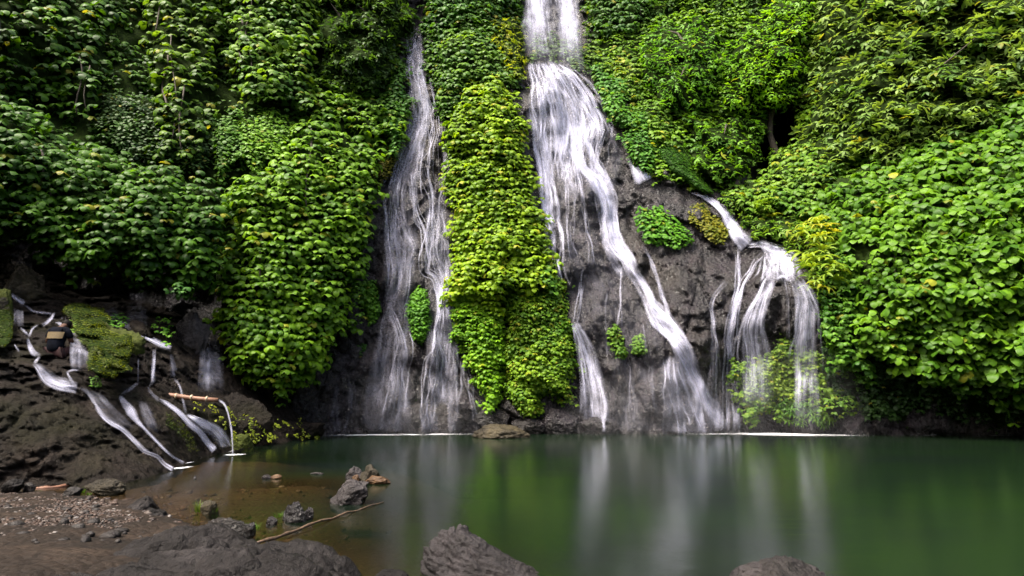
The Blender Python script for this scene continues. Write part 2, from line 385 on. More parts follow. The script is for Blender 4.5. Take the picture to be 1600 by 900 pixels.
dsp = 0.34 * fbm(P0 / 2.6, 3, 11) + 0.30 * ridged(st_ / 1.5, 3, 31) + 0.10 * fbm(P0 / 0.55, 3, 51) + 0.05 * ridged(P0 / 0.35, 2, 71)
dsp = dsp + 0.30 * np.abs(noise3(st_ / 0.85 + 9, 81)) * 2 + 0.10 * np.abs(noise3(st_ / 0.34, 82)) * 2 - .2
dsp = dsp + .17 * blocks(P0 / np.array([.9, .9, 1.5]), 301, .07) + .022 * blocks(P0 / .38, 302, .05)
led = P0[..., 2] / 1.3 + 2.2 * noise3(P0 / 2.4, 5) + .25 * P0[..., 0]; led = led - np.floor(led)
dsp = dsp + np.clip(.08 + .4 * noise3(P0 / 3.1, 6), 0, .2) * np.where(led < .9, led / .9, (1 - led) / .1) * -1
YC = Y0 - dsp
cliff = GridF(gx, gy, YC)
cp = P(GX, GY, YC)
tag(mesh_np('cliff', cp, grid_faces(len(gy), len(gx)), M['cliff']), kind='structure')

# the gorge closes round the pool outside the picture
def gorge():
    an = np.linspace(math.radians(-38), math.radians(218), 120)       # from the right wall round behind the camera to the left wall
    an = -an + 0
    zz = np.concatenate([[-3.], np.linspace(0, 1, 26) * 16])
    A, Z = np.meshgrid(an, zz)
    R = 27 + 0.25 * Z
    # clockwise from azimuth: x = R cos, y = R sin ; opening towards +Y where the cliff stands
    X = R * np.cos(A) * np.where(np.cos(A) < 0, 0.86, 0.93); Yv = 4 + R * np.sin(A) * 0.9
    pw = np.stack([X, Yv, Z], -1); d = fbm(pw / 4, 4, 91) * 2.0
    H = 1.0 + 0 * X
    pw = np.stack([X * (1 + d * .05), Yv * (1 + d * .05), Z * H], -1)
    return pw
gp = gorge()
_a = np.linspace(0, 1, 60); _z = np.concatenate([[-.1], np.linspace(0, 1, 40)]); AA, ZZ = np.meshgrid(_a, _z)
lw = np.stack([-15.5 - 1.2 * AA ** 2 * 2 - 2.5 * (ZZ - .5) * 0 - 4 * np.clip(AA - .75, 0, 1) - 1.5 * ZZ, 15.5 - 30 * AA, ZZ * 16], -1); lw[..., 0] += 1.6 * fbm(lw / 3.5, 4, 95)  # unseen left wall, added to keep the sun off the left side
SHADE_WALL = lw
gm = simple('forest_slope', (0.012, 0.022, 0.006), (0.045, 0.07, 0.014), 0.9, 2.5, 1.0, 0.2)
tag(mesh_np('unseen_hills', gp, grid_faces(*gp.shape[:2]), gm), kind='structure')

tag(mesh_np('unseen_hills', SHADE_WALL, grid_faces(*SHADE_WALL.shape[:2])[:, ::-1], gm), kind='structure')

# ------------------------------------------------------------------ left rock bank with its ledges
BK = [(0, 768, 10.2), (100, 762, 10.6), (190, 757, 10.9), (275, 736, 12.5), (330, 712, 15.0), (365, 702, 16.2), (430, 694, 18), (500, 684, 20.3),
      (0, 680, 10.7), (100, 680, 11.3), (200, 690, 12), (260, 690, 13), (320, 680, 15.2), (390, 675, 17.2),
      (0, 606, 11.4), (100, 605, 12.2), (200, 622, 13.2), (290, 640, 14.8), (360, 645, 16.6), (450, 668, 19),
      (0, 560, 12.4), (80, 562, 13.4), (180, 592, 14.2), (300, 612, 16),
      (0, 500, 15), (80, 525, 14.6), (150, 540, 14.9), (230, 560, 15.6), (320, 590, 17.4),
      (0, 475, 16.2), (100, 490, 16.6), (200, 512, 17), (270, 540, 17.3), (350, 570, 18.7),
      (0, 430, 17.8), (150, 460, 19.3), (300, 510, 19.8), (420, 620, 19.6), (500, 640, 21.5), (480, 675, 20.2),
      (-400, 430, 16), (-400, 600, 10.5), (-400, 760, 8.5), (-400, 900, 7.5), (0, 820, 9.3), (200, 830, 9.8), (350, 780, 13.5), (500, 740, 18), (560, 700, 22)]
bank_s = Field(BK, 28)
bx_ = np.concatenate([np.arange(-400, -40, 14.), np.arange(-40, 560, 2.5)]); by_ = np.arange(425, 845, 2.5)
BX, BY = np.meshgrid(bx_, by_)
BY0 = bank_s(BX, BY); BP = P(BX, BY, BY0)
lay = BP[..., 2] / 0.45 + 1.6 * noise3(BP / 1.6, 7); lay = lay - np.floor(lay)
up_ = np.clip((BP[..., 2] - 1.3) / 0.6, 0, 1)                        # ledges only on the terraces above the smooth slab
bd = 0.26 * fbm(BP / 1.5, 4, 21) + 0.10 * ridged(BP / 0.6, 3, 41) + .10 * np.abs(noise3(BP / .8, 43)) * 2 + .03 * fbm(BP / .15, 3, 44) + (.05 + .12 * up_) * blocks(BP / np.array([.7, .7, .4]), 303) + .03 * blocks(BP / .22, 304) + (0.0 + up_ * 0.22 * np.clip(.5 + 1.5 * noise3(BP / 1.3, 45), 0, 1)) * np.where(lay < .85, 1 - lay / .85, (lay - .85) / .15) + up_ * (0.3 * ridged(BP / 1.1, 3, 61) + .1 * fbm(BP / .3, 3, 3))
bank = GridF(bx_, by_, BY0 - bd)
tag(mesh_np('rock_bank', P(BX, BY, BY0 - bd), grid_faces(len(by_), len(bx_)), M['bank']), kind='structure')
def front(px, py):
    return np.minimum(cliff(px, py), bank(px, py))

# ------------------------------------------------------------------ shore, pool bed and water
gc = []
for px, py, z in [(0, 772, .03), (60, 775, .05), (0, 800, .14), (0, 850, .22), (0, 899, .3), (110, 788, .07), (190, 800, .07), (250, 822, .06), (150, 850, .2), (280, 870, .18), (400, 890, .1), (300, 840, .0), (180, 775, -.05),
                  (300, 770, -.14), (400, 800, -.16), (500, 765, -.16), (230, 748, -.12), (310, 810, -.08), (420, 835, -.15), (450, 845, -.3), (640, 750, -.6), (600, 785, -.7), (720, 800, -2), (560, 840, -1.3), (700, 700, -2.5), (1000, 700, -2.5), (900, 880, -2.3), (1300, 750, -2.5), (1500, 880, -2.3),
                  (400, 712, -.5), (500, 702, -1.1), (640, 700, -2), (500, 735, -.3), (400, 740, -.16), (580, 740, -.3)]:
    g = G(px, py, z); gc.append((g[0], g[1], z))
gc += [(0, 0, -.1), (-4, 1, .3), (5, 2, -1.5), (-12, 5, .4), (-20, 8, .6), (14, 5, -2.3), (-9, 8.2, .1), (-14, 12, 0.2), (20, 15, -2.5), (0, 24, -2.6), (0, 4.2, -.6), (-2.5, 4.2, 0.05), (-25, -20, 1), (25, -20, 1), (0, -20, .6), (25, 30, -2.5), (-25, 30, -1)]
bed_s = Field([(a * 50, b * 50, c) for a, b, c in gc], 25, .5)
def bed(x, y): return bed_s(np.asarray(x) * 50, np.asarray(y) * 50)
ex = np.concatenate([np.linspace(-60, -16, 30)[:-1], np.arange(-16, 6, 0.09), np.linspace(6, 60, 50)])
ey = np.concatenate([np.linspace(-60, 3, 30)[:-1], np.arange(3, 22, 0.09), np.linspace(22, 60, 20)])
EX, EY = np.meshgrid(ex, ey); EZ = bed(EX, EY)
EP = np.stack([EX, EY, EZ], -1); EZ = EZ + 0.035 * fbm(EP / 0.5, 3, 15) * (np.hypot(EX, EY - 8) < 14) + .012 * ridged(EP / .16, 2, 16)
tag(mesh_np('ground', np.stack([EX, EY, EZ], -1), grid_faces(len(ey), len(ex))[:, ::-1], M['ground']), kind='structure')
wx = np.concatenate([np.linspace(-40, -14, 14)[:-1], np.arange(-14, 4, 0.12), np.linspace(4, 40, 60)])
wy = np.concatenate([np.linspace(-8, 3, 14)[:-1], np.arange(3, 22, 0.12), np.linspace(22, 32, 12)])
WX, WY = np.meshgrid(wx, wy); WB = bed(WX, WY)
tag(mesh_np('water', np.stack([WX, WY, 0 * WX], -1), grid_faces(len(wy), len(wx))[:, ::-1], M['pool'],
            attrs={'depth': (1 - np.exp(-np.clip(-WB, 0, 9) * 1.9)).ravel()}), kind='structure')

# ------------------------------------------------------------------ foliage
def leaflet(L=0.62, W=0.34, a0=25, a1=-80, n=4, fold=0.12, yaw=0.0):
    s = []; y = z = 0.0
    for i in range(n + 1):
        t = i / n; w_ = W * 0.5 * max(0.06, math.sin(math.pi * min(1, t * 0.93 + 0.05)) ** 0.75)
        s.append((y, z, w_)); a = math.radians(a0 + (a1 - a0) * (t + .5 / n)); y += math.cos(a) * L / n; z += math.sin(a) * L / n
    v = []
    for (y, z, w_) in s:
        for k in (-1, 0, 1): v.append((k * w_, y, z - fold * abs(k) * w_ * 2.2))
    v = np.array(v); c, s_ = math.cos(yaw), math.sin(yaw)
    v = np.stack([v[:, 0] * c + v[:, 1] * s_, -v[:, 0] * s_ + v[:, 1] * c, v[:, 2]], -1)
    f = []
    for i in range(n):
        for k in (0, 1): a = i * 3 + k; f.append((a, a + 1, a + 4, a + 3))
    return v, np.array(f)
def join(parts):
    V, Fc, n = [], [], 0
    for v, f in parts: V.append(v); Fc.append(f + n); n += len(v)
    return np.concatenate(V), np.concatenate(Fc)
R_ = math.radians
TPL = {
    'tri': [join([leaflet(.55, .36, 20, -85, 4), leaflet(.56, .34, 15, -80, 4, yaw=R_(68)), leaflet(.56, .34, 15, -80, 4, yaw=R_(-68))]),
            join([leaflet(.6, .36, 10, -88, 4, yaw=R_(12)), leaflet(.52, .34, 25, -80, 4, yaw=R_(80)), leaflet(.5, .32, 5, -85, 4, yaw=R_(-55))]),
            join([leaflet(.6, .4, 25, -80, 4, yaw=R_(-30)), leaflet(.58, .4, 15, -86, 4, yaw=R_(40))])],
    'big': [join([leaflet(.64, .42, 0, -95, 4, .12, R_(8)), leaflet(.6, .4, 5, -95, 4, .12, yaw=R_(62)), leaflet(.58, .4, 5, -92, 4, .12, yaw=R_(-60))]),
            join([leaflet(.66, .46, 5, -95, 4, .12, yaw=R_(-34)), leaflet(.62, .46, 0, -95, 4, .12, yaw=R_(38))]),
            join([leaflet(.75, .5, 0, -95, 4, .12, R_(15)), leaflet(.5, .36, 10, -80, 4, .12, yaw=R_(-70))])],
    'ivy': [leaflet(1.0, .85, 30, -85, 3, .1), leaflet(1.0, .8, 5, -80, 3, .1, R_(25)), leaflet(.95, .8, 20, -80, 3, .1, R_(-30))],
    'fine': [join([leaflet(.8, .3, 20, -25, 2, .1, R_(a)) for a in (-70, -10, 50)]), join([leaflet(.8, .32, 0, -50, 2, .1, R_(a)) for a in (-40, 30, 90)])],
    'fern': [join([leaflet(1.0, .16, 50, -60, 5, .1, R_(a)) for a in (-75, -35, 0, 38, 80)])],
}
def norm(v): return v / np.maximum(np.linalg.norm(v, axis=-1, keepdims=True), 1e-9)
def leaves(name, p, nrm, size, kind, pal, parent, rng, tilt=0.35, wild=0.3, clump=None, ylw=0.03, yoff=0):
    """mesh of leaves at points p with outward normals nrm and metre sizes"""
    m = len(p)
    if not m: return
    nh = nrm * np.array([1, 1, 0.15]); nh = nh + np.array([0, -0.25, 0]) + rng.normal(0, wild, (m, 3)) * np.array([1.2, .6, .5])
    up = np.array([0, 0, 1.]) + nrm * tilt + rng.normal(0, 0.18 + wild * .4, (m, 3)); up = norm(up)
    x = norm(np.cross(nh, up)); out = np.cross(up, x)
    R = np.stack([x, out, up], 1)                                    # rows are local axes
    c0, c1 = np.array(pal[0]), np.array(pal[1])
    f = rng.beta(1.6, 1.6, m)[:, None]
    lo = noise3(p / 0.9, 77 + yoff)[:, None] * 0.7 + noise3(p / 2.6, 79 + yoff)[:, None] * 0.35
    f = np.clip(f + lo, 0, 1.15)
    col = c0 + (c1 - c0) * f
    yl = rng.random(m) < ylw; col[yl] = .55 * col[yl] + .45 * np.array([0.34, 0.28, 0.02]) * rng.uniform(.5, 1.1, (yl.sum(), 1))
    V, Fc, C, off = [], [], [], 0
    tp = TPL[kind]; which = rng.integers(0, len(tp), m)
    for k, (tv, tf) in enumerate(tp):
        s = which == k; n = s.sum()
        if not n: continue
        vv = np.einsum('vj,njk->nvk', tv, R[s]) * size[s][:, None, None] + p[s][:, None, :]
        ff = tf[None] + (np.arange(n) * len(tv))[:, None, None] + off
        V.append(vv.reshape(-1, 3)); Fc.append(ff.reshape(-1, 4)); C.append(np.repeat(col[s], len(tv), 0)); off += n * len(tv)
    return mesh_np(name, np.concatenate(V), np.concatenate(Fc), M['leaf'], parent, cols=np.concatenate(C))

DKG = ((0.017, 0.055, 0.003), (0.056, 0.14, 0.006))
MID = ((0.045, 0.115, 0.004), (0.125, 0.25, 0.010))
BRT = ((0.06, 0.16, 0.004), (0.16, 0.33, 0.010))
YEL = ((0.07, 0.15, 0.002), (0.21, 0.34, 0.008))
IVY = ((0.03, 0.11, 0.006), (0.09, 0.24, 0.012))
def mass(name, label, cat, poly, bulge, edge, kind, size, pal, lift=0.0, fwd=0.0, lumps=(1.5, 0.5), dens=1.0, layers=2, gap=-9, seed=0, wob=8,
         group=None, yf=None, ylw=0.03, wild=0.3, tilt=.35, stems=0, trunk=None, stuff=False, backing=True, size2=None, ragged=0.0, leafname='leaves'):
    rng = np.random.default_rng(seed * 7 + len(label)); yf = yf or cliff_s
    if wob == 8 and size > 6: wob = 15; ragged = max(ragged, 4)
    if bulge > 1: bulge = 1 + (bulge - 1) * .75; lumps = (lumps[0], lumps[1] * 1.25)
    poly = [tuple(map(float, q)) for q in poly]; A = np.array(poly)
    x0, y0 = A.min(0) - 14; x1, y1 = A.max(0) + 14
    g = max(2.0, min(6.0, size * 0.45)) if (x1 - x0) * (y1 - y0) < 250000 else 6.0
    xs = np.arange(x0, x1 + g, g); ys = np.arange(y0, y1 + g, g); XX, YY = np.meshgrid(xs, ys)
    q3 = np.stack([XX / 45, YY / 45, 0 * XX + seed], -1)
    wx_ = XX + wob * fbm(q3, 3, 101) * 1.5; wy_ = YY + wob * fbm(q3, 3, 201) * 1.5
    ins = inpoly(wx_, wy_, poly); d = polydist(wx_, wy_, poly); d = np.where(ins, d, -d)
    tt = np.clip(d / edge, 0, 1); prof = lift + (1 - lift) * np.sqrt(np.clip(1 - (1 - tt) ** 2, 0, 1))
    base = yf(XX, YY) - fwd; pw = P(XX, YY, base)
    ls, la = lumps
    lump = la * (fbm(pw / ls, 3, seed + 5) * 0.8 + .45 * ridged(pw / (ls * .8), 2, seed + 9)) * (0.35 + .65 * tt)
    YS = base - bulge * prof - lump
    pw = P(XX, YY, YS)
    du = np.gradient(pw, axis=1); dv = np.gradient(pw, axis=0); nn = norm(np.cross(du, dv))
    nn = np.where((nn[..., 1] > 0)[..., None], -nn, nn)
    fY = GridF(xs, ys, YS); fD = GridF(xs, ys, d); fN = [GridF(xs, ys, nn[..., k]) for k in range(3)]
    cx, cy_ = A[:, 0].mean(), A[:, 1].max()
    c = P(cx, cy_ - 2, float(yf(cx, cy_ - 2)))
    if stuff: root = None
    else: root = thing(name, label, cat, tuple(c), group)
    PS, NS, SS = [], [], []
    fig = F
    for l in range(layers):
        sp = size * (0.50 if kind in ('tri', 'big') else 0.62) / math.sqrt(dens)
        if kind == 'fine': sp = size * 0.8 / math.sqrt(dens)
        if kind == 'fern': sp = size * .5 / math.sqrt(dens)
        tier = kind in ('tri', 'big') and size > 11
        sx_ = sp * (.72 if tier else 1); sy_ = sp * (1.22 if tier else .85)
        ax = np.arange(x0, x1, sx_); ay = np.arange(y0 - size, y1 + size, sy_); AX, AY = np.meshgrid(ax, ay)
        if tier: AY = AY + size * 1.1 * noise3(np.stack([AX / (size * 6), AY / (size * 9), 0 * AX + seed + l], -1), 55)
        AX = AX + (np.arange(len(ay)) % 2)[:, None] * sp * .5
        AX = (AX + rng.uniform(-.5, .5, AX.shape) * sx_).ravel(); AY = (AY + rng.uniform(-.42, .42, AY.shape) * sp * (.95 if tier else 1)).ravel()
        dd = fD(AX, AY) + size * (0.10 - 0.25 * l) + (rng.normal(0, ragged, AX.shape) if ragged else 0)
        k = dd > 0
        AX, AY = AX[k], AY[k]
        yy = fY(AX, AY)
        sc_ = size / fig * yy                                         # metres
        yy = yy + l * sc_ * 0.55 + rng.uniform(-.35, .25, len(AX)) * sc_
        pt = P(AX, AY, yy)
        if gap > -5 and l == 0:
            gn = fbm(pt / (ls * 0.7), 3, seed + 33); kk = gn > gap; AX, AY, pt, yy, sc_ = AX[kk], AY[kk], pt[kk], yy[kk], sc_[kk]
        if gap > -5 and l == 1:
            gn = fbm(pt / (ls * 0.7), 3, seed + 33); kk = gn > gap - .35; AX, AY, pt, yy, sc_ = AX[kk], AY[kk], pt[kk], yy[kk], sc_[kk]
        n3 = np.stack([f(AX, AY) for f in fN], -1)
        s = sc_ * rng.uniform(.6, 1.35, len(AX)) * (1 + .25 * noise3(pt / 1.1, seed + 70))
        if size2: s *= np.clip(1 + (size2 / size - 1) * (AX - x0) / (x1 - x0), .2, 5)
        PS.append(pt); NS.append(n3); SS.append(s)
    PS, NS, SS = np.concatenate(PS), np.concatenate(NS), np.concatenate(SS)
    o = leaves(leafname if not stuff else name, PS, NS, SS, kind, pal, None, rng, tilt=tilt, wild=wild, ylw=ylw, yoff=seed)
    if stuff: tag(o, label, None, group, 'stuff')
    else: child(o, root)
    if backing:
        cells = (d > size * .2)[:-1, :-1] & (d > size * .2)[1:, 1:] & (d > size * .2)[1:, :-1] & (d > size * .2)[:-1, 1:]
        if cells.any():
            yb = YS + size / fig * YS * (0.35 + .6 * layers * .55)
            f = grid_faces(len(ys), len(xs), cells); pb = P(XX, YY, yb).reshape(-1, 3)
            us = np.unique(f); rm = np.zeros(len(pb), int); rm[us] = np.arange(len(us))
            b = mesh_np('shade_backing' if not stuff else 'shade_backing_' + name, pb[us], rm[f], M['mat_dark'])  # backing sheet, coloured dark as the shade behind the leaves
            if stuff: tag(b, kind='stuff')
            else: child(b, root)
    for i in range(stems):
        for _ in range(40):
            sx = rng.uniform(x0, x1); sy = rng.uniform(y0, y1)
            if fD(sx, sy) > edge * .2: break
        Ln = rng.uniform(.25, .6) * (y1 - y0); pts = []
        for k in range(9):
            yy_ = sy + (k / 8 - .5) * Ln; xx_ = sx + 5 * math.sin(k * .9 + i)
            if fD(xx_, yy_) < size * .3: continue
            pts.append(tuple(P(xx_, yy_, float(fY(xx_, yy_)) + 0.12)))
        if len(pts) > 2: tube('stem', pts, rng.uniform(.015, .035), M['bark'], root, 5)
    if trunk:
        (tx, ty, bx2, by2) = trunk; pts = []; rr = []
        for k in range(9):
            t = k / 8; xx_ = tx + (bx2 - tx) * t + 9 * math.sin(k * 1.1 + seed); yy_ = ty + (by2 - ty) * t
            pts.append(tuple(P(xx_, yy_, float(yf(xx_, yy_)) - fwd - bulge * (.15 + .6 * t)))); rr.append(.17 * (1 - .75 * t))
        tr = tube('trunk', pts, rr, M['bark'], root, 8)
        for q in range(5):
            b0 = Vector(pts[3 + q]); sx = bx2 + rng.uniform(-1, 1) * (x1 - x0) * .35; sy = by2 + rng.uniform(-.2, .9) * (y1 - by2) * .6
            b2 = Vector(P(sx, sy, float(fY(sx, sy)) + .25)); mid_ = (b0 + b2) / 2 + Vector((0, -.1, .35))
            tube('branch', [b0, (b0 + mid_) / 2 + Vector((0, 0, .1)), mid_, (mid_ + b2) / 2, b2], [.07, .055, .045, .03, .015], M['bark'], root, 6)
    return root


# ------------------------------------------------------------------ vegetation
# undergrowth that nobody could count, behind the vines one can tell apart
UL = [(-260, -160), (640, -160), (642, 40), (640, 150), (618, 240), (585, 300), (560, 440), (520, 560), (420, 560), (330, 420), (200, 400), (0, 380), (-260, 390)]
UC = [(662, -160), (815, -160), (820, 60), (815, 130), (740, 150), (690, 190), (668, 100)]
UR = [(905, -160), (1860, -160), (1860, 560), (1300, 560), (1285, 470), (1250, 385), (1170, 350), (1160, 290), (1185, 285), (1240, 200), (1238, 150), (1205, 150), (1190, 200), (1168, 280), (1110, 296), (1030, 285), (975, 220), (940, 160), (915, 80)]
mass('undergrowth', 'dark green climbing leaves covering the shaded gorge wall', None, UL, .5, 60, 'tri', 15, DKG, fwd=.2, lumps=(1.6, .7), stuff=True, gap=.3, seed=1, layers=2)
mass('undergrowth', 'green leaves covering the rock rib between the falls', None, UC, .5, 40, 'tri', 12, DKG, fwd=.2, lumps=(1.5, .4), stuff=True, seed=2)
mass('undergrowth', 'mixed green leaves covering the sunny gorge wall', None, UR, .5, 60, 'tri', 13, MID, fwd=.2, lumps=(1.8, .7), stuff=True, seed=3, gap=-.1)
mass('undergrowth', 'dim low plants in the shade at the pool edge under the big leaves', None, [(1290, 520), (1860, 520), (1860, 655), (1600, 662), (1480, 655), (1390, 662), (1310, 655), (1275, 600)], .5, 50, 'tri', 12, ((.012, .035, .008), (.03, .075, .015)), fwd=.1, lumps=(.8, .4), stuff=True, seed=4, gap=.1)  # leaf palette darkened to carry the shade under the overhang

V = 'vine'
mass('climbing_vine', 'sparse dark vine curtain in the topmost left corner above the leafy overhang', V, [(-120, -120), (190, -120), (205, 20), (180, 90), (200, 150), (130, 205), (60, 160), (0, 150), (-120, 140)], 1.5, 70, 'tri', 24.3, DKG, lift=.3, lumps=(1.1, .7), gap=.12, seed=11, stems=3)
mass('climbing_vine', 'narrow hanging vine with bare reddish stems beside the dark hollow', V, [(215, -80), (350, -80), (352, 60), (345, 115), (330, 150), (335, 230), (300, 262), (235, 250), (240, 140), (225, 70)], 1.9, 45, 'tri', 22.0, ((.03, .08, .004), (.09, .17, .01)), lift=.3, lumps=(.9, .5), gap=-.02, seed=12, stems=5)
mass('climbing_vine', 'square bright clump of hanging leaves over a black hollow', V, [(352, -70), (500, -70), (500, 60), (485, 150), (478, 172), (400, 150), (368, 140), (358, 80)], 2.3, 45, 'tri', 20.9, ((.035, .1, .008), (.13, .24, .018)), lift=.5, lumps=(.8, .4), gap=-.45, seed=13, stems=2)
mass('creeper', 'dull small leaved creeper at the back of the hollow in the upper gorge', V, [(150, 150), (335, 165), (335, 262), (225, 258), (160, 215)], .3, 30, 'ivy', 7, ((.012, .04, .006), (.04, .1, .012)), seed=14, fwd=.8, layers=1, lumps=(1, .3))
mass('creeper', 'thin upright strip of fresh creeper next to grey rock', V, [(338, 175), (372, 175), (382, 200), (372, 262), (350, 272), (336, 250)], .3, 18, 'ivy', 7, ((.03, .09, .006), (.08, .19, .012)), seed=15, fwd=.9, lumps=(1, .2))
mass('creeper', 'bright lime creeper patch above the tall leafy mound', V, [(388, 180), (440, 178), (470, 195), (440, 262), (400, 276), (380, 262), (382, 215)], .4, 25, 'ivy', 7, ((.05, .13, .006), (.12, .25, .012)), seed=16, fwd=.9, lumps=(1, .2))
mass('climbing_vine', 'wide dark overhang of drooping leaves above the person and the mossy ledges', V, [(-140, 120), (0, 152), (62, 172), (125, 222), (225, 256), (300, 262), (352, 292), (362, 360), (352, 415), (330, 452), (285, 462), (262, 440), (212, 452), (190, 425), (120, 432), (95, 408), (60, 405), (38, 372), (0, 378), (-140, 372)], 2.6, 90, 'tri', 23.1, ((.017, .058, .003), (.058, .145, .008)), lift=.45, lumps=(1.5, .6), gap=-.85, seed=17, dens=1.15, stems=3, fwd=.6)
mass('climbing_vine', 'tall bushy vine mound covering the cliff beside the thin waterfall', V, [(352, 300), (372, 268), (410, 258), (452, 205), (480, 180), (530, 186), (572, 205), (598, 240), (592, 300), (580, 350), (588, 375), (566, 420), (552, 450), (548, 495), (520, 530), (505, 572), (470, 600), (440, 625), (400, 600), (378, 580), (352, 560), (342, 500), (335, 440), (360, 400), (362, 340)], 2.0, 80, 'tri', 20.9, ((.038, .105, .003), (.125, .25, .008)), lift=.35, lumps=(1.3, .45), gap=-.9, seed=18, dens=1.2, stems=3, fwd=.3)
mass('climbing_vine', 'glossy vine ledge crossing between the fine leaved tree and the tall mound', V, [(478, 120), (520, 115), (560, 140), (640, 165), (628, 215), (600, 232), (560, 205), (520, 190), (478, 175)], 1.4, 30, 'tri', 17.6, MID, lift=.3, lumps=(.8, .4), seed=19)
mass('creeper', 'dense small leaved creeper edging the top of the thin waterfall', V, [(588, 150), (612, 100), (632, 96), (640, 130), (638, 190), (626, 232), (606, 244), (590, 200)], .6, 22, 'ivy', 7, ((.02, .08, .006), (.06, .16, .012)), seed=20, fwd=.5, lumps=(.8, .25))
mass('moss_cushion', 'yellow brown moss patch on dark rock at the edge of the tall mound', 'moss', [(588, 232), (606, 228), (620, 244), (614, 268), (598, 292), (586, 270)], .3, 14, 'ivy', 4, ((.06, .06, .004), (.13, .13, .01)), seed=21, fwd=.3, layers=1, wob=5)
mass('tree', 'dark fine leaved tree leaning over the top of the thin waterfall', 'tree', [(482, -110), (640, -110), (640, 60), (622, 120), (585, 160), (540, 145), (500, 118), (486, 60)], 2.2, 60, 'fine', 9, ((.015, .045, .006), (.055, .125, .014)), lift=.2, lumps=(.9, .9), gap=-.25, seed=22, trunk=(520, 215, 560, 0), wild=.9, tilt=.6, leafname='crown', ylw=.0)

mass('climbing_vine', 'deep green vine at the head of the rib between both waterfalls', V, [(662, -110), (815, -110), (815, 20), (770, 28), (715, 30), (672, 58), (660, 20)], 1.0, 35, 'tri', 16.5, ((.02, .07, .01), (.06, .15, .02)), seed=23, lumps=(.8, .3))
mass('climbing_vine', 'rounded green vine shoulder above the yellow green column', V, [(665, 62), (700, 40), (745, 38), (790, 62), (812, 105), (805, 150), (780, 128), (738, 128), (712, 165), (694, 192), (676, 130)], 1.1, 40, 'tri', 15.4, ((.035, .1, .012), (.1, .2, .02)), seed=24, lumps=(.9, .4), gap=-.8)
mass('shrub', 'yellowing fine leaved shrub at the lip beside the tall fall', 'shrub', [(760, 28), (800, 25), (826, 45), (834, 80), (822, 118), (800, 128), (775, 100), (772, 60)], 1.4, 30, 'fine', 8, ((.06, .12, .006), (.19, .24, .015)), lift=.2, seed=25, gap=-.5, wild=.9, tilt=.6, lumps=(.7, .5), leafname='crown', ylw=.1)
mass('climbing_vine', 'big yellow green leafy column between the two waterfalls', V, [(686, 196), (712, 160), (740, 126), (780, 118), (806, 140), (828, 195), (833, 262), (843, 312), (858, 375), (868, 420), (862, 452), (815, 462), (790, 500), (760, 480), (722, 478), (704, 458), (698, 400), (697, 330), (694, 260)], 1.15, 50, 'tri', 15.9, YEL, lift=.25, lumps=(.9, .5), seed=26, gap=-.62, dens=1.35, ylw=.05, fwd=.15)
mass('creeper', 'lime creeper tongue tapering down from the leafy column', V, [(706, 440), (790, 455), (798, 520), (784, 575), (785, 615), (775, 652), (758, 656), (750, 620), (735, 590), (716, 545), (708, 500)], .8, 35, 'tri', 11.5, BRT, lift=.2, lumps=(.7, .2), seed=27, dens=1.4)
mass('creeper', 'broad small leaved creeper apron reaching down to the wet boulders', V, [(785, 455), (868, 425), (882, 460), (890, 505), (900, 560), (900, 600), (893, 632), (868, 618), (850, 612), (838, 645), (815, 655), (800, 640), (788, 600), (784, 540)], .8, 40, 'tri', 10.5, ((.05, .13, .006), (.16, .28, .012)), lift=.2, lumps=(.7, .25), seed=28, dens=1.4, ylw=.07)
mass('creeper', 'narrow dark creeper edging the column next to the right fall', V, [(838, 400), (870, 415), (885, 455), (870, 470), (845, 455), (830, 430)], .8, 16, 'ivy', 9, ((.03, .1, .006), (.08, .19, .012)), seed=29, lift=.3)
mass('creeper', 'upright egg shaped leafy clump alone in the middle of the thin fall', V, [(655, 447), (668, 455), (675, 480), (675, 512), (668, 532), (656, 540), (642, 533), (636, 510), (635, 480), (642, 456)], .75, 20, 'tri', 8.8, IVY, lift=.2, lumps=(.5, .1), seed=30, wob=1.5, dens=1.6, ylw=.0)
mass('creeper', 'hanging wedge of leaves on dark rock left of the egg shaped clump', V, [(568, 436), (588, 431), (595, 450), (594, 482), (586, 505), (580, 516), (574, 500), (566, 470)], .5, 14, 'tri', 9.9, ((.03, .1, .008), (.08, .2, .014)), lift=.2, lumps=(.5, .2), seed=31, wob=4, dens=1.4)
mass('creeper', 'tiny dull tuft of leaves below the hanging wedge', V, [(553, 536), (566, 530), (577, 538), (574, 556), (562, 566), (555, 556)], .3, 10, 'tri', 8.8, ((.02, .07, .01), (.05, .14, .014)), lift=.2, lumps=(.5, .1), seed=32, wob=4)
mass('creeper', 'small round tuft of fresh leaves near the foot of the thin fall', V, [(641, 613), (650, 608), (658, 616), (656, 627), (647, 631), (641, 624)], .3, 8, 'tri', 6.6, IVY, lift=.2, lumps=(.5, .1), seed=33, wob=2, dens=1.3)

mass('creeper', 'misty pale creeper on the ledge behind the topmost free fall', V, [(828, 55), (905, 50), (918, 95), (905, 118), (880, 95), (850, 88), (828, 92)], .3, 20, 'ivy', 7, ((.04, .08, .02), (.08, .15, .03)), seed=34, fwd=.4)
mass('climbing_vine', 'dark glossy vine with pale aerial roots beside the topmost fall', V, [(908, -110), (1035, -110), (1030, 10), (1010, 40), (985, 62), (962, 50), (940, 70), (915, 60)], 1.8, 35, 'tri', 15.4, ((.02, .07, .01), (.065, .15, .02)), lift=.3, lumps=(.8, .4), seed=35, stems=6)
mass('creeper', 'smooth bright small leaved creeper slope beside the right fall', V, [(918, 96), (955, 92), (985, 130), (1010, 175), (1032, 215), (1025, 262), (1008, 265), (985, 240), (966, 215), (950, 180), (930, 140)], .7, 28, 'ivy', 7, ((.035, .12, .012), (.085, .22, .025)), seed=36, fwd=.2, lumps=(.9, .25))
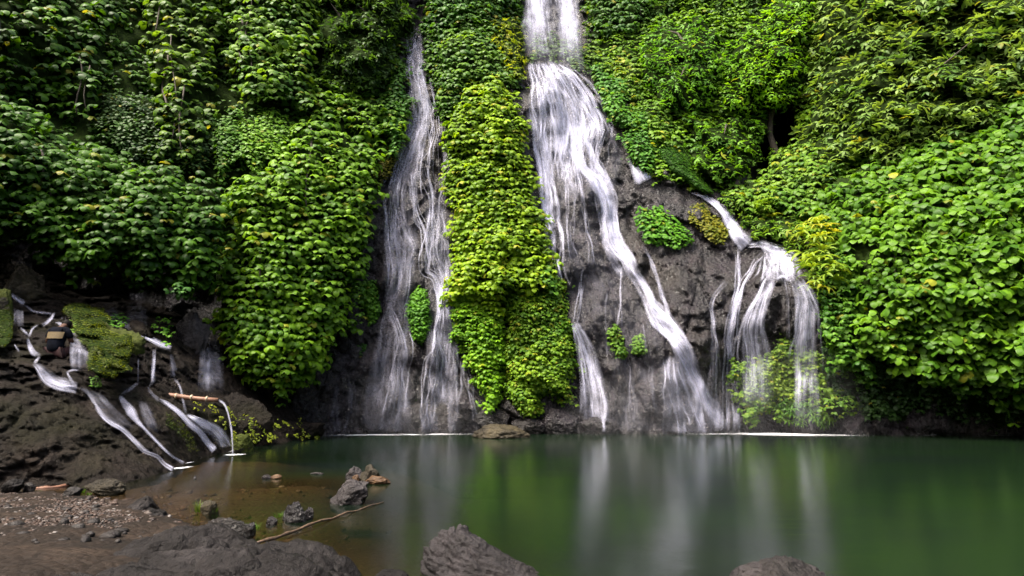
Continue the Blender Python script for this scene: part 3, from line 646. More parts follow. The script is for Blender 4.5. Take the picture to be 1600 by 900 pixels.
mass('climbing_vine', 'yellow tinged large leaved vine tier above the smooth creeper slope', V, [(915, 88), (950, 76), (1000, 82), (1012, 120), (1000, 160), (972, 150), (960, 115), (925, 112)], 1.1, 22, 'tri', 13.2, ((.06, .14, .008), (.16, .26, .02)), lift=.3, seed=37, lumps=(.6, .4), ylw=.1)
mass('shrub', 'loose vine shrub with yellow tips between creeper slope and round tree', 'shrub', [(985, 155), (1040, 160), (1060, 205), (1040, 232), (1018, 215), (996, 188)], 1.2, 22, 'tri', 13.2, ((.05, .13, .01), (.13, .24, .02)), lift=.3, seed=38, lumps=(.6, .4), ylw=.06)
T = 'tree'
mass('tree', 'round headed light green tree behind the right fall', T, [(1000, 60), (1020, 32), (1065, 20), (1110, 30), (1135, 62), (1140, 110), (1120, 160), (1080, 185), (1040, 170), (1012, 130), (1000, 100)], 2.4, 60, 'fine', 9, ((.04, .13, .006), (.11, .27, .016)), lift=.2, lumps=(1.0, .8), gap=-.6, seed=39, trunk=(1085, 235, 1070, 60), wild=.8, tilt=.7, leafname='crown', ylw=.01)
mass('tree', 'vivid yellow green feathery tree on the upper slope', T, [(1115, 90), (1150, 45), (1200, 20), (1250, -30), (1290, -20), (1275, 60), (1268, 120), (1230, 165), (1180, 185), (1135, 170), (1118, 130)], 2.4, 60, 'fine', 9, ((.06, .17, .004), (.16, .34, .010)), lift=.2, lumps=(1.0, .8), gap=-.6, seed=40, trunk=(1215, 260, 1200, 60), wild=.8, tilt=.7, leafname='crown', ylw=.02)
mass('tree', 'hazy grey green tree row on the skyline above the round tree', T, [(1020, -110), (1290, -110), (1260, 0), (1180, 20), (1130, 38), (1060, 22), (1020, 30)], 1.0, 40, 'fine', 9, ((.03, .08, .012), (.08, .17, .03)), lift=.2, lumps=(1, .6), seed=41, wild=.8, tilt=.6, trunk=(1150, 90, 1150, -60), leafname='crown', ylw=.0)
mass('tree', 'mid green spreading tree bordering the dark ravine', T, [(1050, 165), (1100, 175), (1150, 178), (1195, 170), (1215, 200), (1190, 245), (1170, 275), (1125, 292), (1090, 275), (1080, 225), (1055, 205)], 1.9, 45, 'fine', 10, ((.035, .11, .006), (.11, .25, .014)), lift=.2, lumps=(.8, .8), gap=-.3, seed=42, trunk=(1150, 320, 1140, 190), wild=.7, tilt=.5, leafname='crown', ylw=.02)
mass('moss_cushion', 'clipped looking dark moss dome above the bare rock slope', 'moss', [(1022, 228), (1040, 214), (1062, 220), (1078, 240), (1085, 262), (1105, 285), (1118, 305), (1096, 302), (1075, 285), (1045, 268), (1028, 250)], 1.0, 22, 'fine', 3.2, ((.02, .08, .004), (.045, .135, .008)), lift=.0, lumps=(3, .05), seed=43, wob=1.5, dens=1.3, ylw=0, wild=.3, tilt=1.0, fwd=.2)
mass('large_shrub', 'wide grey green shrub with reddish tips over the upper right slope', 'shrub', [(1262, 40), (1290, -30), (1300, -120), (1800, -120), (1800, 240), (1600, 170), (1540, 205), (1480, 225), (1400, 245), (1330, 265), (1262, 300), (1215, 300), (1240, 240), (1262, 190), (1255, 150), (1268, 100)], 2.8, 110, 'fine', 13, ((.04, .10, .012), (.15, .24, .045)), lift=.25, lumps=(1.2, 1.2), gap=-.28, seed=44, trunk=(1330, 320, 1420, 60), wild=.7, tilt=.45, leafname='crown', ylw=.03, size2=18)
mass('climbing_vine', 'pale leaved vine spilling from the dark ravine mouth', V, [(1185, 262), (1215, 232), (1250, 215), (1300, 240), (1330, 262), (1305, 300), (1262, 330), (1235, 350), (1200, 330), (1150, 320), (1130, 295), (1165, 285)], 2.0, 36, 'tri', 16.5, ((.05, .13, .01), (.14, .25, .022)), lift=.3, lumps=(.8, .5), gap=-.4, seed=45, ylw=.04)
mass('shrub', 'light feathery shrub hugging the narrow side cascade', 'shrub', [(1118, 296), (1160, 300), (1200, 322), (1240, 340), (1262, 372), (1255, 398), (1215, 382), (1180, 374), (1150, 345), (1122, 318)], 1.2, 22, 'fine', 9, ((.05, .13, .01), (.14, .25, .022)), lift=.2, lumps=(.7, .5), seed=46, wild=.8, tilt=.5, ylw=.05, leafname='crown')
mass('climbing_vine', 'huge bank of large glossy drooping leaves above the pool', V, [(1262, 300), (1330, 262), (1400, 245), (1450, 222), (1530, 202), (1560, 170), (1620, 150), (1790, 130), (1790, 600), (1640, 628), (1590, 636), (1558, 620), (1530, 592), (1500, 606), (1460, 600), (1420, 572), (1380, 560), (1345, 548), (1325, 520), (1340, 440), (1330, 400), (1300, 360), (1285, 330)], 2.4, 150, 'big', 19, ((.032, .095, .003), (.10, .215, .010)), lift=.45, lumps=(1.4, .8), gap=-.3, seed=47, dens=1.0, size2=27, tilt=.05, wild=.4, ylw=.025, fwd=.3, stems=2)
mass('climbing_vine', 'medium leaved vine wall dropping beside the domed fall', V, [(1262, 400), (1300, 370), (1340, 400), (1352, 450), (1345, 530), (1380, 585), (1345, 600), (1310, 590), (1290, 560), (1282, 510), (1278, 460)], 1.5, 32, 'tri', 15.4, ((.03, .1, .008), (.1, .22, .018)), lift=.2, lumps=(.8, .5), gap=-.7, seed=48)
mass('fern', 'arching pale fern fronds at the shoulder of the domed fall', 'fern', [(1262, 392), (1290, 380), (1318, 400), (1312, 440), (1296, 470), (1284, 440), (1268, 440)], 1.7, 22, 'fern', 26, ((.09, .17, .01), (.2, .28, .02)), lift=.5, seed=49, lumps=(.6, .3), layers=1, backing=False, ylw=.1, leafname='fronds')
mass('fern', 'yellow green fern fronds between feathery shrub and big leaves', 'fern', [(1245, 345), (1285, 335), (1310, 360), (1300, 385), (1262, 385)], 1.9, 20, 'fern', 24, ((.12, .19, .01), (.22, .28, .02)), lift=.5, seed=50, lumps=(.6, .3), layers=1, backing=False, ylw=.15, leafname='fronds')
mass('creeper', 'curtain of yellow green leaves hanging under the domed fall', V, [(1148, 548), (1166, 556), (1180, 575), (1205, 535), (1235, 524), (1262, 548), (1290, 560), (1300, 600), (1285, 640), (1262, 620), (1240, 650), (1222, 632), (1200, 620), (1190, 640), (1184, 662), (1170, 650), (1156, 615), (1148, 580)], .25, 25, 'tri', 9.9, ((.06, .14, .01), (.16, .25, .02)), lift=.1, lumps=(.6, .2), gap=-.5, seed=51, dens=1.3, fwd=.15)
mass('fern', 'bushy fern tuft at the foot of the domed fall', 'fern', [(1228, 630), (1255, 622), (1285, 645), (1280, 664), (1240, 668), (1226, 650)], .4, 16, 'fern', 15, ((.04, .11, .01), (.1, .19, .02)), lift=.3, seed=52, lumps=(.5, .3), layers=2, backing=False, ylw=.02, leafname='fronds')
mass('shrub', 'small yellow green leafy plant by the pool beside the fern tuft', 'plant', [(1282, 618), (1312, 608), (1340, 622), (1342, 650), (1315, 662), (1290, 645)], .8, 16, 'tri', 12.1, ((.05, .12, .01), (.14, .23, .02)), lift=.3, seed=53, lumps=(.5, .3), layers=1, gap=-.3)
mass('creeper', 'triangular bright creeper patch alone on the bare rock slope', V, [(1000, 320), (1030, 318), (1045, 330), (1072, 355), (1082, 378), (1060, 392), (1035, 385), (1010, 372), (998, 345)], .35, 20, 'ivy', 7.5, IVY, seed=54, fwd=.3, gap=-.5, wob=6, lumps=(.6, .15))
mass('moss_cushion', 'ochre and green moss patch under the narrow side cascade', 'moss', [(1078, 322), (1100, 318), (1125, 340), (1138, 362), (1132, 380), (1108, 374), (1088, 350)], .25, 18, 'ivy', 5, ((.07, .1, .005), (.17, .16, .012)), seed=55, fwd=.3, gap=-.3, wob=6, lumps=(.6, .15))
mass('creeper', 'loose leafy tuft on a rock edge left of the splitting stream', V, [(952, 512), (966, 508), (978, 530), (980, 552), (964, 560), (954, 540)], .3, 10, 'tri', 8.8, ((.04, .11, .008), (.1, .2, .015)), seed=56, fwd=.25, wob=5, gap=-.3)
mass('creeper', 'second leafy tuft nearer the splitting stream', V, [(992, 520), (1006, 516), (1016, 535), (1014, 552), (996, 555), (986, 545)], .3, 10, 'tri', 8.8, ((.04, .11, .008), (.11, .21, .015)), seed=57, fwd=.25, wob=5, gap=-.3)

mass('climbing_vine', 'few dangling leaf sprigs below the tall bushy mound', V, [(398, 596), (432, 600), (440, 632), (420, 634), (402, 618)], .6, 10, 'tri', 15, ((.02, .07, .004), (.07, .16, .008)), lift=.4, seed=58, layers=1, backing=False, gap=-.1, fwd=.9)
mass('climbing_vine', 'ragged trailing vine ends over the black gap beside the egg shaped clump', V, [(548, 420), (566, 416), (566, 470), (556, 520), (546, 500)], .7, 12, 'tri', 13, ((.02, .07, .004), (.07, .16, .008)), lift=.4, seed=59, layers=2, backing=False, gap=-.1, fwd=.5)
mass('fern', 'pale green fern spray under the vine spilling from the ravine', 'fern', [(1172, 300), (1200, 292), (1222, 312), (1205, 330), (1180, 325)], 1.9, 16, 'fern', 18, ((.06, .14, .006), (.14, .24, .014)), lift=.5, seed=60, layers=1, backing=False, lumps=(.6, .3), leafname='fronds')

# ------------------------------------------------------------------ falling water
def resample(pts, step=4.0):
    p = np.array(pts, float); n = len(p)
    if n > 2:                                                        # Catmull-Rom
        q = np.concatenate([[2 * p[0] - p[1]], p, [2 * p[-1] - p[-2]]]); out = []
        for i in range(1, n):
            a, b, c, d = q[i - 1:i + 3]; m = max(2, int(np.linalg.norm((c - b)[:2]) / step))
            for k in range(m):
                t = k / m; out.append(.5 * ((2 * b) + (-a + c) * t + (2 * a - 5 * b + 4 * c - d) * t * t + (-a + 3 * b - 3 * c + d) * t ** 3))
        out.append(p[-1]); return np.array(out)
    m = max(2, int(np.linalg.norm((p[1] - p[0])[:2]) / step)); t = np.linspace(0, 1, m + 1)[:, None]
    return p[0] * (1 - t) + p[1] * t
SID = [0]
def bk(px, py): return bank(px, py)
def stream(root, pts, a=0.6, yf=cliff, off=.07, n=1, spread=None, fade=(.06, .05), meander=0.0, wvar=.3, cols=5, name='stream', smoothY=2, ext=0.0):
    """pts: (px, py, width px). n strands wander inside spread (px half-width, start/end)"""
    rng = np.random.default_rng(900 + SID[0]); SID[0] += 1
    big = n > 1 and yf is cliff
    if yf is bk: a *= .8; pts = [(x, y, w_ * .62) for x, y, w_ in pts]; cols = max(cols, 7); n = n + 2 if n > 1 else n; spread = None if spread is None else (spread[0] * 1.2, spread[1] * 1.3)
    if big: n = int(n * 2.0); spread = (spread[0] * 1.35 + 1, spread[1] * 1.6 + 2); pts = [(x, y, w_ * .52) for x, y, w_ in pts]
    c = resample(pts); m = len(c); t = np.linspace(0, 1, m)
    V, Fc, A, U = [], [], [], []; base = 0
    tg = np.gradient(c[:, :2], axis=0); tg /= np.maximum(np.linalg.norm(tg, axis=1, keepdims=True), 1e-6); nrm = np.stack([-tg[:, 1], tg[:, 0]], 1)
    OO = np.zeros(n) if n == 1 else rng.uniform(-1, 1, n); defl = None
    if n > 1 and meander > 0:                                        # strands sink into the hollows of the rock
        defl = np.zeros((m, n)); x = np.zeros(n); v = np.zeros(n)
        for i in range(m):
            sp_ = spread[0] + (spread[1] - spread[0]) * t[i]; q = c[i, :2] + nrm[i] * (OO * sp_ + x)[:, None]
            e = 2.5; g_ = yf(q[:, 0] + nrm[i, 0] * e, q[:, 1] + nrm[i, 1] * e) - yf(q[:, 0] - nrm[i, 0] * e, q[:, 1] - nrm[i, 1] * e)
            v = .72 * v + 3.2 * np.clip(g_, -.25, .25) - .02 * x; x = np.clip(x + v, -5, 5); defl[i] = x
    for s in range(n):
        o_ = OO[s]; o2 = np.clip(o_ + rng.normal(0, .35), -1.1, 1.1) if n > 1 else 0
        sp = 0 if spread is None else spread[0] + (spread[1] - spread[0]) * t
        q = np.stack([np.cumsum(np.full(m, .11)), np.full(m, s * 9.7 + SID[0]), np.zeros(m)], -1)
        wob = fbm(q * .8, 2, 7) * meander * 1.5
        t0, t1 = (0, 1) if n == 1 else (rng.uniform(0, .35) * (rng.random() < .6), 1 - rng.uniform(0, .4) * (rng.random() < .5))
        dfl = defl[:, s] if defl is not None else 0
        ctr = c[:, :2] + nrm * ((o_ * (1 - t) + o2 * t) * sp + wob + dfl)[:, None]
        wd = c[:, 2] * (1 + wvar * 1.8 * fbm(q * 1.3 + 40, 2, 3)) * (1 if n == 1 else rng.uniform(.5, 1.4))
        al = a * (.5 if n > 1 else .7) * (1 + .7 * fbm(q * .8 + 90, 2, 4)) * (1 if n == 1 else rng.uniform(.5, 1.2))
        f0, f1 = fade
        al = al * np.clip((t - t0) / max(f0, 1e-3), 0, 1) * np.clip((t1 - t) / max(f1, 1e-3), 0, 1) if n > 1 else al * np.clip(t / max(f0, 1e-3), 0, 1) * np.clip((1 - t) / max(f1, 1e-3) + .0, 0, 1)
        u = np.linspace(-1, 1, cols)
        X = ctr[:, None, 0] + nrm[:, None, 0] * u * wd[:, None] / 2; Y = ctr[:, None, 1] + nrm[:, None, 1] * u * wd[:, None] / 2
        D = yf(X, Y)
        if smoothY:
            k = int(smoothY); Dp = np.pad(D, ((k, k), (0, 0)), 'edge'); D = np.min([Dp[i:i + m] for i in range(2 * k + 1)], 0)
            Dp = np.pad(D, ((k, k), (0, 0)), 'edge'); D = np.mean([Dp[i:i + m] for i in range(2 * k + 1)], 0)
        D = D - off - .006 * (s % 9)
        W = P(X, Y, D); V.append(W.reshape(-1, 3))
        Fc.append(grid_faces(m, cols) + base); base += m * cols
        prof = (1 - u ** 2) ** (.8 if cols < 7 else .5)
        A.append((al[:, None] * prof).ravel())
        dl = np.concatenate([[0], np.cumsum(np.linalg.norm(np.diff(W[:, cols // 2], axis=0), axis=1))])
        wm = np.linalg.norm(W[:, -1] - W[:, 0], axis=1)
        U.append(np.stack([(u[None] * wm.mean() / 2 + s * 3.7 + SID[0] * 5.1) + 0 * dl[:, None], dl[:, None] + 0 * u + s * 1.3], -1).reshape(-1, 2))
    o = mesh_np(name, np.concatenate(V), np.concatenate(Fc), M['fall'], None, attrs={'flow': np.concatenate(A)}, uv=np.concatenate(U))
    if root is not None: child(o, root)
    return o
def curtain(root, L, R, a=.5, yf=cliff, off=.1, cols=13, fade=(.05, .05), smoothY=2, name='water_curtain', vary=.5, edge=.5):
    """a sheet between a left and a right edge, both (px, py) lists of equal length"""
    SID[0] += 1
    l = resample([(x, y, 0) for x, y in L]); r = resample([(x, y, 0) for x, y in R]); m = max(len(l), len(r)); t = np.linspace(0, 1, m)
    f = lambda q: np.stack([np.interp(t, np.linspace(0, 1, len(q)), q[:, k]) for k in (0, 1)], -1)
    l, r = f(l), f(r); u = np.linspace(0, 1, cols)
    X = l[:, None, 0] * (1 - u) + r[:, None, 0] * u; Y = l[:, None, 1] * (1 - u) + r[:, None, 1] * u
    D = yf(X, Y)
    if smoothY:
        k = int(smoothY); Dp = np.pad(D, ((k, k), (0, 0)), 'edge'); D = np.min([Dp[i:i + m] for i in range(2 * k + 1)], 0)
        Dp = np.pad(D, ((k, k), (0, 0)), 'edge'); D = np.mean([Dp[i:i + m] for i in range(2 * k + 1)], 0)
    W = P(X, Y, D - off)
    dl = np.concatenate([[0], np.cumsum(np.linalg.norm(np.diff(W[:, cols // 2], axis=0), axis=1))]); wm = np.linalg.norm(W[:, -1] - W[:, 0], axis=1).mean()
    q = np.stack([u[None] * wm * 2 + 0 * X, dl[:, None] * .5 + 0 * X, 0 * X + SID[0]], -1)
    al = .62 * a * (1 + vary * 1.8 * fbm(q, 3, 8)) * np.clip(1 - np.abs(2 * u - 1) ** (1 / max(edge, .05) * 1.5), 0, 1)[None]
    al = al * (np.clip(t / max(fade[0], 1e-3), 0, 1) * np.clip((1 - t) / max(fade[1], 1e-3), 0, 1))[:, None]
    uv = np.stack([u[None] * wm + SID[0] * 5.1 + 0 * X, dl[:, None] + 0 * X], -1).reshape(-1, 2)
    o = mesh_np(name, W.reshape(-1, 3), grid_faces(m, cols), M['fall'], None, attrs={'flow': np.clip(al, 0, 1.5).ravel()}, uv=uv)
    if root is not None: child(o, root)
    return o
def wf(label, px, py, yf=cliff): return thing('waterfall', label, 'waterfall', tuple(P(px, py, float(yf(px, py)))))

# the thin fall
w1 = wf('thin lacy waterfall threading down dark rock past the egg shaped leaf clump', 640, 672)
curtain(w1, [(640, 40), (636, 110), (636, 170), (630, 215), (610, 270), (602, 320)], [(660, 40), (664, 110), (674, 170), (668, 220), (660, 280), (655, 320)], .55, fade=(.12, .3))
curtain(w1, [(600, 300), (598, 400), (598, 480), (575, 580), (560, 676)], [(652, 300), (655, 380), (645, 470), (642, 570), (645, 676)], .34, fade=(.2, .02))
curtain(w1, [(655, 300), (672, 400), (668, 480), (662, 580), (655, 676)], [(700, 290), (704, 400), (714, 500), (718, 600), (722, 676)], .3, fade=(.2, .02))
for p_, n_, sp_, a_ in [
    ([(647, 40, 4), (643, 107, 5), (653, 140, 4), (655, 187, 5), (647, 213, 5), (627, 250, 5), (615, 300, 5)], 7, (7, 10), .6),
    ([(650, 60, 3), (660, 120, 4), (664, 170, 4), (655, 220, 4), (648, 270, 4), (645, 310, 4)], 6, (6, 9), .5),
    ([(630, 245, 5), (615, 305, 5), (608, 350, 5), (611, 420, 5), (610, 478, 5)], 6, (9, 5), .75),
    ([(642, 240, 4), (626, 310, 4), (632, 360, 4), (638, 390, 4), (632, 440, 4), (616, 485, 4)], 5, (7, 5), .6),
    ([(612, 470, 4), (597, 520, 4), (591, 590, 4), (590, 640, 3)], 2, (2, 6), .5),
    ([(611, 475, 5), (628, 530, 5), (626, 590, 5), (618, 650, 5), (613, 677, 6)], 6, (5, 9), .6),
    ([(648, 235, 3), (650, 300, 4), (652, 340, 4), (664, 370, 4), (665, 425, 4)], 5, (5, 4), .6),
    ([(661, 245, 3), (671, 310, 4), (668, 370, 4), (664, 420, 4), (680, 440, 6), (684, 500, 6), (676, 550, 6), (668, 610, 5), (665, 677, 5)], 6, (6, 6), .75),
    ([(673, 130, 3), (677, 173, 4), (682, 205, 4), (681, 233, 4), (676, 270, 4), (678, 320, 3)], 3, (2, 3), .7),
    ([(690, 190, 3), (693, 235, 4), (698, 283, 5), (688, 320, 4), (686, 375, 5), (699, 460, 6), (707, 530, 6), (708, 600, 6), (706, 676, 6)], 6, (3, 8), .6),
    ([(672, 330, 3), (678, 400, 4), (690, 470, 4), (690, 560, 4), (683, 676, 5)], 5, (5, 10), .5),
    ([(722, 560, 4), (730, 600, 4), (738, 640, 5), (742, 677, 7)], 3, (2, 4), .55),
    ([(528, 600, 6), (523, 640, 6), (522, 677, 8)], 3, (2, 6), .22), ([(548, 590, 6), (549, 640, 6), (549, 677, 8)], 3, (2, 7), .18)]:
    stream(w1, p_, a_, n=n_, spread=sp_, meander=3.0)

# the topmost free fall and the big fall
def free(px, py): return 25.3 + 0 * px + (100 - np.asarray(py)) * .013
w2 = wf('topmost free falling veil dropping in two white lobes onto the domed ledge', 865, 95)
curtain(w2, [(818, -60), (820, 0), (822, 50), (826, 105)], [(862, -60), (864, 0), (870, 50), (880, 105)], .95, free, 0, smoothY=0, fade=(.02, .55), edge=.8)
curtain(w2, [(862, -60), (862, 0), (866, 55), (868, 100)], [(902, -60), (905, 0), (910, 50), (916, 125)], .85, free, .1, smoothY=0, fade=(.02, .45), edge=.8)
stream(w2, [(838, -60, 20), (840, 0, 22), (842, 50, 26), (845, 88, 24)], .8, free, .2, n=4, spread=(8, 14), fade=(.02, .4))
stream(w2, [(884, -60, 18), (886, 0, 20), (889, 50, 22), (892, 100, 22)], .7, free, .2, n=4, spread=(6, 12), fade=(.02, .4))
w3 = wf('widest white fall fanning over the dome and splitting down the steep rock face', 1000, 672)
curtain(w3, [(826, 97), (828, 140), (830, 200), (838, 270), (846, 330)], [(880, 94), (918, 140), (946, 200), (930, 235), (955, 300)], .6, fade=(.03, .25), vary=.9, off=.06, smoothY=1)
for k in range(17):                                                 # lace over the dome
    u = k / 16; x0 = 828 + 52 * u; x1 = 830 + 78 * u + 8 * u * u; x2 = 836 + 108 * u ** 1.1; x3 = 846 + 84 * u
    stream(w3, [(x0, 97 + 5 * u, 6), (x1, 135 + 6 * u, 7), (x2, 190, 7), ((x2 + x3) / 2, 235, 6), (x3, 290, 5)], .62, n=3, spread=(3, 6), meander=4.5, fade=(.03, .25), off=.09)
for p_, n_, sp_, a_ in [
    ([(834, 170, 9), (840, 230, 10), (848, 280, 10), (856, 330, 12), (862, 370, 12), (868, 420, 10), (878, 452, 8)], 7, (6, 8), .85),
    ([(845, 120, 8), (850, 180, 8), (852, 230, 8), (858, 300, 9), (862, 360, 10)], 4, (6, 6), .7),
    ([(866, 190, 5), (878, 225, 5), (893, 258, 5), (897, 310, 4), (896, 364, 4), (894, 410, 3)], 3, (5, 3), .55),
    ([(895, 170, 10), (905, 215, 11), (915, 250, 13), (935, 285, 15), (948, 320, 14), (951, 355, 14), (960, 385, 18), (978, 408, 19), (990, 425, 16)], 10, (10, 6), 1.0),
    ([(925, 165, 6), (936, 195, 6), (943, 212, 5)], 4, (8, 5), .6),
    ([(905, 240, 5), (912, 285, 5), (921, 330, 4), (923, 380, 4), (922, 415, 3)], 3, (4, 3), .6),
    ([(915, 250, 6), (930, 295, 6), (938, 330, 5), (945, 375, 5)], 4, (5, 4), .6),
    ([(978, 408, 15), (1005, 443, 15), (1025, 484, 15), (1045, 515, 15), (1062, 543, 16), (1078, 575, 17), (1093, 606, 18), (1104, 640, 19), (1112, 676, 20)], 11, (5, 7), 1.0),
    ([(1002, 381, 4), (1012, 410, 5), (1022, 434, 5), (1040, 475, 6), (1057, 512, 6), (1070, 545, 8)], 3, (2, 3), .65),
    ([(910, 418, 4), (903, 450, 5), (897, 480, 4), (893, 504, 4)], 2, (2, 2), .6),
    ([(948, 455, 3), (946, 500, 3), (948, 560, 3)], 1, (1, 1), .4), ([(970, 410, 4), (971, 460, 4), (969, 510, 3)], 2, (2, 2), .6),
    ([(880, 380, 4), (877, 430, 5), (880, 455, 5)], 2, (3, 2), .5),
    ([(1016, 570, 4), (1021, 610, 4), (1022, 645, 4)], 2, (2, 3), .4), ([(980, 560, 4), (992, 620, 5), (995, 676, 6)], 3, (4, 9), .3),
    ([(1010, 500, 4), (1018, 540, 4), (1022, 560, 4)], 2, (3, 3), .4)]:
    stream(w3, p_, a_, n=n_, spread=sp_, meander=2.2)
curtain(w3, [(1040, 556), (1030, 580), (1030, 620), (1038, 676)], [(1070, 552), (1090, 590), (1104, 630), (1116, 678)], .6, fade=(.1, .02))
stream(w3, [(1052, 558, 6), (1062, 600, 7), (1072, 640, 8), (1082, 677, 9)], .8, n=8, spread=(12, 26), meander=2)
curtain(w3, [(892, 504), (902, 560), (908, 620), (912, 676)], [(905, 502), (932, 548), (948, 610), (958, 676)], .7, fade=(.03, .1), off=.18, smoothY=5)
stream(w3, [(898, 504, 7), (918, 550, 9), (930, 610, 11), (936, 676, 12)], .7, n=7, spread=(4, 17), meander=1.5, off=.22, smoothY=5)
curtain(w3, [(862, 290), (866, 360), (872, 420), (885, 500), (895, 560)], [(945, 290), (955, 360), (985, 420), (1030, 500), (1060, 560)], .06)
curtain(w3, [(930, 560), (930, 620), (935, 676)], [(1040, 550), (1060, 610), (1080, 676)], .08)
curtain(w3, [(930, 150), (945, 190), (955, 240), (930, 300)], [(945, 180), (960, 200), (975, 240), (960, 300)], .1)

w4 = wf('short white spurt between moss dome and bare rock', 1000, 280)
stream(w4, [(984, 246, 8), (992, 258, 14), (1000, 270, 18), (1008, 284, 20)], 1.1, n=4, spread=(3, 6), fade=(.1, .05))
stream(w4, [(990, 250, 14), (998, 264, 20), (1006, 284, 24)], .8)
w5 = wf('narrow slanting side cascade running down the ridge to the dome lip', 1160, 380)
stream(w5, [(1078, 300, 4), (1102, 309, 6), (1122, 322, 9), (1134, 334, 12), (1142, 350, 13), (1152, 366, 18), (1168, 384, 22)], 1.1, n=6, spread=(1, 5), fade=(.1, .03))
stream(w5, [(1110, 315, 8), (1130, 330, 12), (1143, 352, 14), (1156, 370, 22), (1168, 384, 26)], .8)
w6 = wf('forked fall spilling over a rounded boulder and the leafy curtain', 1220, 672)
curtain(w6, [(1186, 382), (1194, 400), (1196, 420), (1192, 440)], [(1216, 386), (1246, 394), (1252, 415), (1256, 442)], .85, fade=(.08, .12), off=.1)
stream(w6, [(1168, 383, 7), (1190, 382, 9), (1212, 390, 12), (1240, 398, 10)], 1.0, n=5, spread=(2, 5))
stream(w6, [(1210, 395, 7), (1215, 415, 8), (1218, 436, 8)], .6, n=8, spread=(16, 26), meander=2)
curtain(w6, [(1192, 432), (1175, 470), (1160, 515), (1156, 560), (1158, 640)], [(1214, 438), (1204, 470), (1196, 510), (1208, 560), (1210, 640)], .8, fade=(.05, .3), off=.62, smoothY=5)
stream(w6, [(1204, 434, 8), (1190, 470, 9), (1178, 510, 9), (1176, 560, 8), (1178, 620, 8)], .75, n=8, spread=(5, 18), meander=1.5, off=.64, smoothY=5, fade=(.05, .3))
curtain(w6, [(1232, 436), (1240, 470), (1240, 520), (1240, 580), (1238, 676)], [(1256, 438), (1276, 462), (1276, 520), (1280, 590), (1285, 676)], .85, fade=(.05, .4), off=.7, smoothY=5)
stream(w6, [(1246, 438, 8), (1258, 470, 9), (1258, 520, 9), (1258, 580, 9)], .7, n=7, spread=(6, 15), meander=1.2, off=.72, smoothY=5, fade=(.05, .3))
stream(w6, [(1226, 436, 3), (1232, 470, 4), (1234, 530, 4)], .45, n=2, spread=(2, 3))
stream(w6, [(1212, 436, 6), (1224, 430, 7), (1240, 440, 7)], .8, n=2, spread=(1, 2))
w7 = wf('pair of thin winding threads on rock left of the forked fall', 1140, 672)
stream(w7, [(1152, 386, 4), (1152, 430, 5), (1146, 470, 6), (1138, 520, 6), (1133, 580, 6), (1135, 676, 7)], .75, n=5, spread=(2, 5), meander=2)
stream(w7, [(1194, 392, 4), (1178, 425, 6), (1163, 450, 6), (1150, 505, 7), (1140, 550, 8), (1143, 610, 8), (1148, 676, 10)], .75, n=6, spread=(2, 6), meander=2)
stream(w7, [(1138, 440, 3), (1122, 470, 5), (1115, 530, 6), (1113, 600, 6), (1114, 676, 7)], .5, n=5, spread=(3, 5), meander=2)

# little cascades on the left bank
def cas(label, px, py): return thing('cascade', label, 'cascade', tuple(P(px, py, float(bank(px, py)))))
c1 = cas('long winding stream sliding down the smooth dark slab into the pool', 268, 731)
stream(c1, [(52, 566, 4), (62, 575, 12), (74, 590, 20), (92, 601, 20), (121, 607, 8)], 1.0, bk, .05, n=3, spread=(2, 5), fade=(.08, .02))
stream(c1, [(104, 580, 4), (110, 592, 8), (121, 607, 6)], .9, bk, .05)
stream(c1, [(118, 606, 8), (134, 612, 10), (148, 632, 10), (166, 655, 9), (192, 671, 9), (212, 690, 9), (226, 704, 10), (246, 712, 10), (258, 724, 10), (272, 732, 12)], 1.0, bk, .05, n=3, spread=(2, 2), fade=(.03, .01))
curtain(c1, [(122, 606), (142, 624), (160, 650), (190, 668)], [(158, 612), (172, 628), (192, 648), (215, 672)], .3, bk, .05, fade=(.1, .2))
c2 = cas('middle stream narrowing to a thread down the dark slab', 280, 722)
stream(c2, [(186, 619, 6), (196, 632, 14), (206, 645, 15), (214, 657, 10), (228, 672, 5), (250, 695, 5), (268, 712, 5), (288, 724, 7)], .9, bk, .05, n=3, spread=(2, 2), fade=(.05, .01))
curtain(c2, [(214, 625), (220, 650), (228, 672)], [(232, 628), (244, 655), (250, 680)], .22, bk, .05, fade=(.2, .3))
c3 = cas('steep white stream beside moss beneath the bamboo pipe', 334, 703)
stream(c3, [(248, 624, 6), (262, 632, 9), (280, 645, 11), (296, 662, 12), (312, 676, 13), (324, 692, 13), (336, 704, 16)], .95, bk, .05, n=4, spread=(2, 3), fade=(.05, .01))
c4 = cas('broad fanning white stream reaching the pool by the pipe outlet', 350, 700)
curtain(c4, [(288, 647), (310, 668), (330, 684), (345, 700)], [(300, 648), (330, 658), (352, 672), (366, 698)], .9, bk, .05, fade=(.06, .02))
stream(c4, [(292, 648, 6), (316, 662, 9), (338, 676, 11), (352, 699, 13)], .7, bk, .08, n=5, spread=(2, 8))
c5 = cas('thin twin drops under a mossy ledge behind the bamboo pipe', 242, 597)
stream(c5, [(203, 513, 7), (220, 522, 8), (236, 530, 9), (252, 538, 9), (268, 543, 6)], .85, bk, .06, n=3, spread=(1, 2))
stream(c5, [(242, 545, 9), (241, 570, 9), (240, 599, 10)], .8, bk, .12, n=2, spread=(1, 3), smoothY=4)
stream(c5, [(216, 560, 4), (216, 598, 4)], .6, bk, .12, smoothY=4)
stream(c5, [(266, 553, 8), (268, 572, 12), (270, 590, 14)], .45, bk, .12, n=2, spread=(1, 5), smoothY=4)
c6 = cas('pale veil falling off the flat ledge right of the seated person', 122, 577)
curtain(c6, [(110, 524), (108, 550), (109, 578)], [(138, 528), (140, 550), (138, 580)], .42, bk, .15, smoothY=5, fade=(.1, .2))
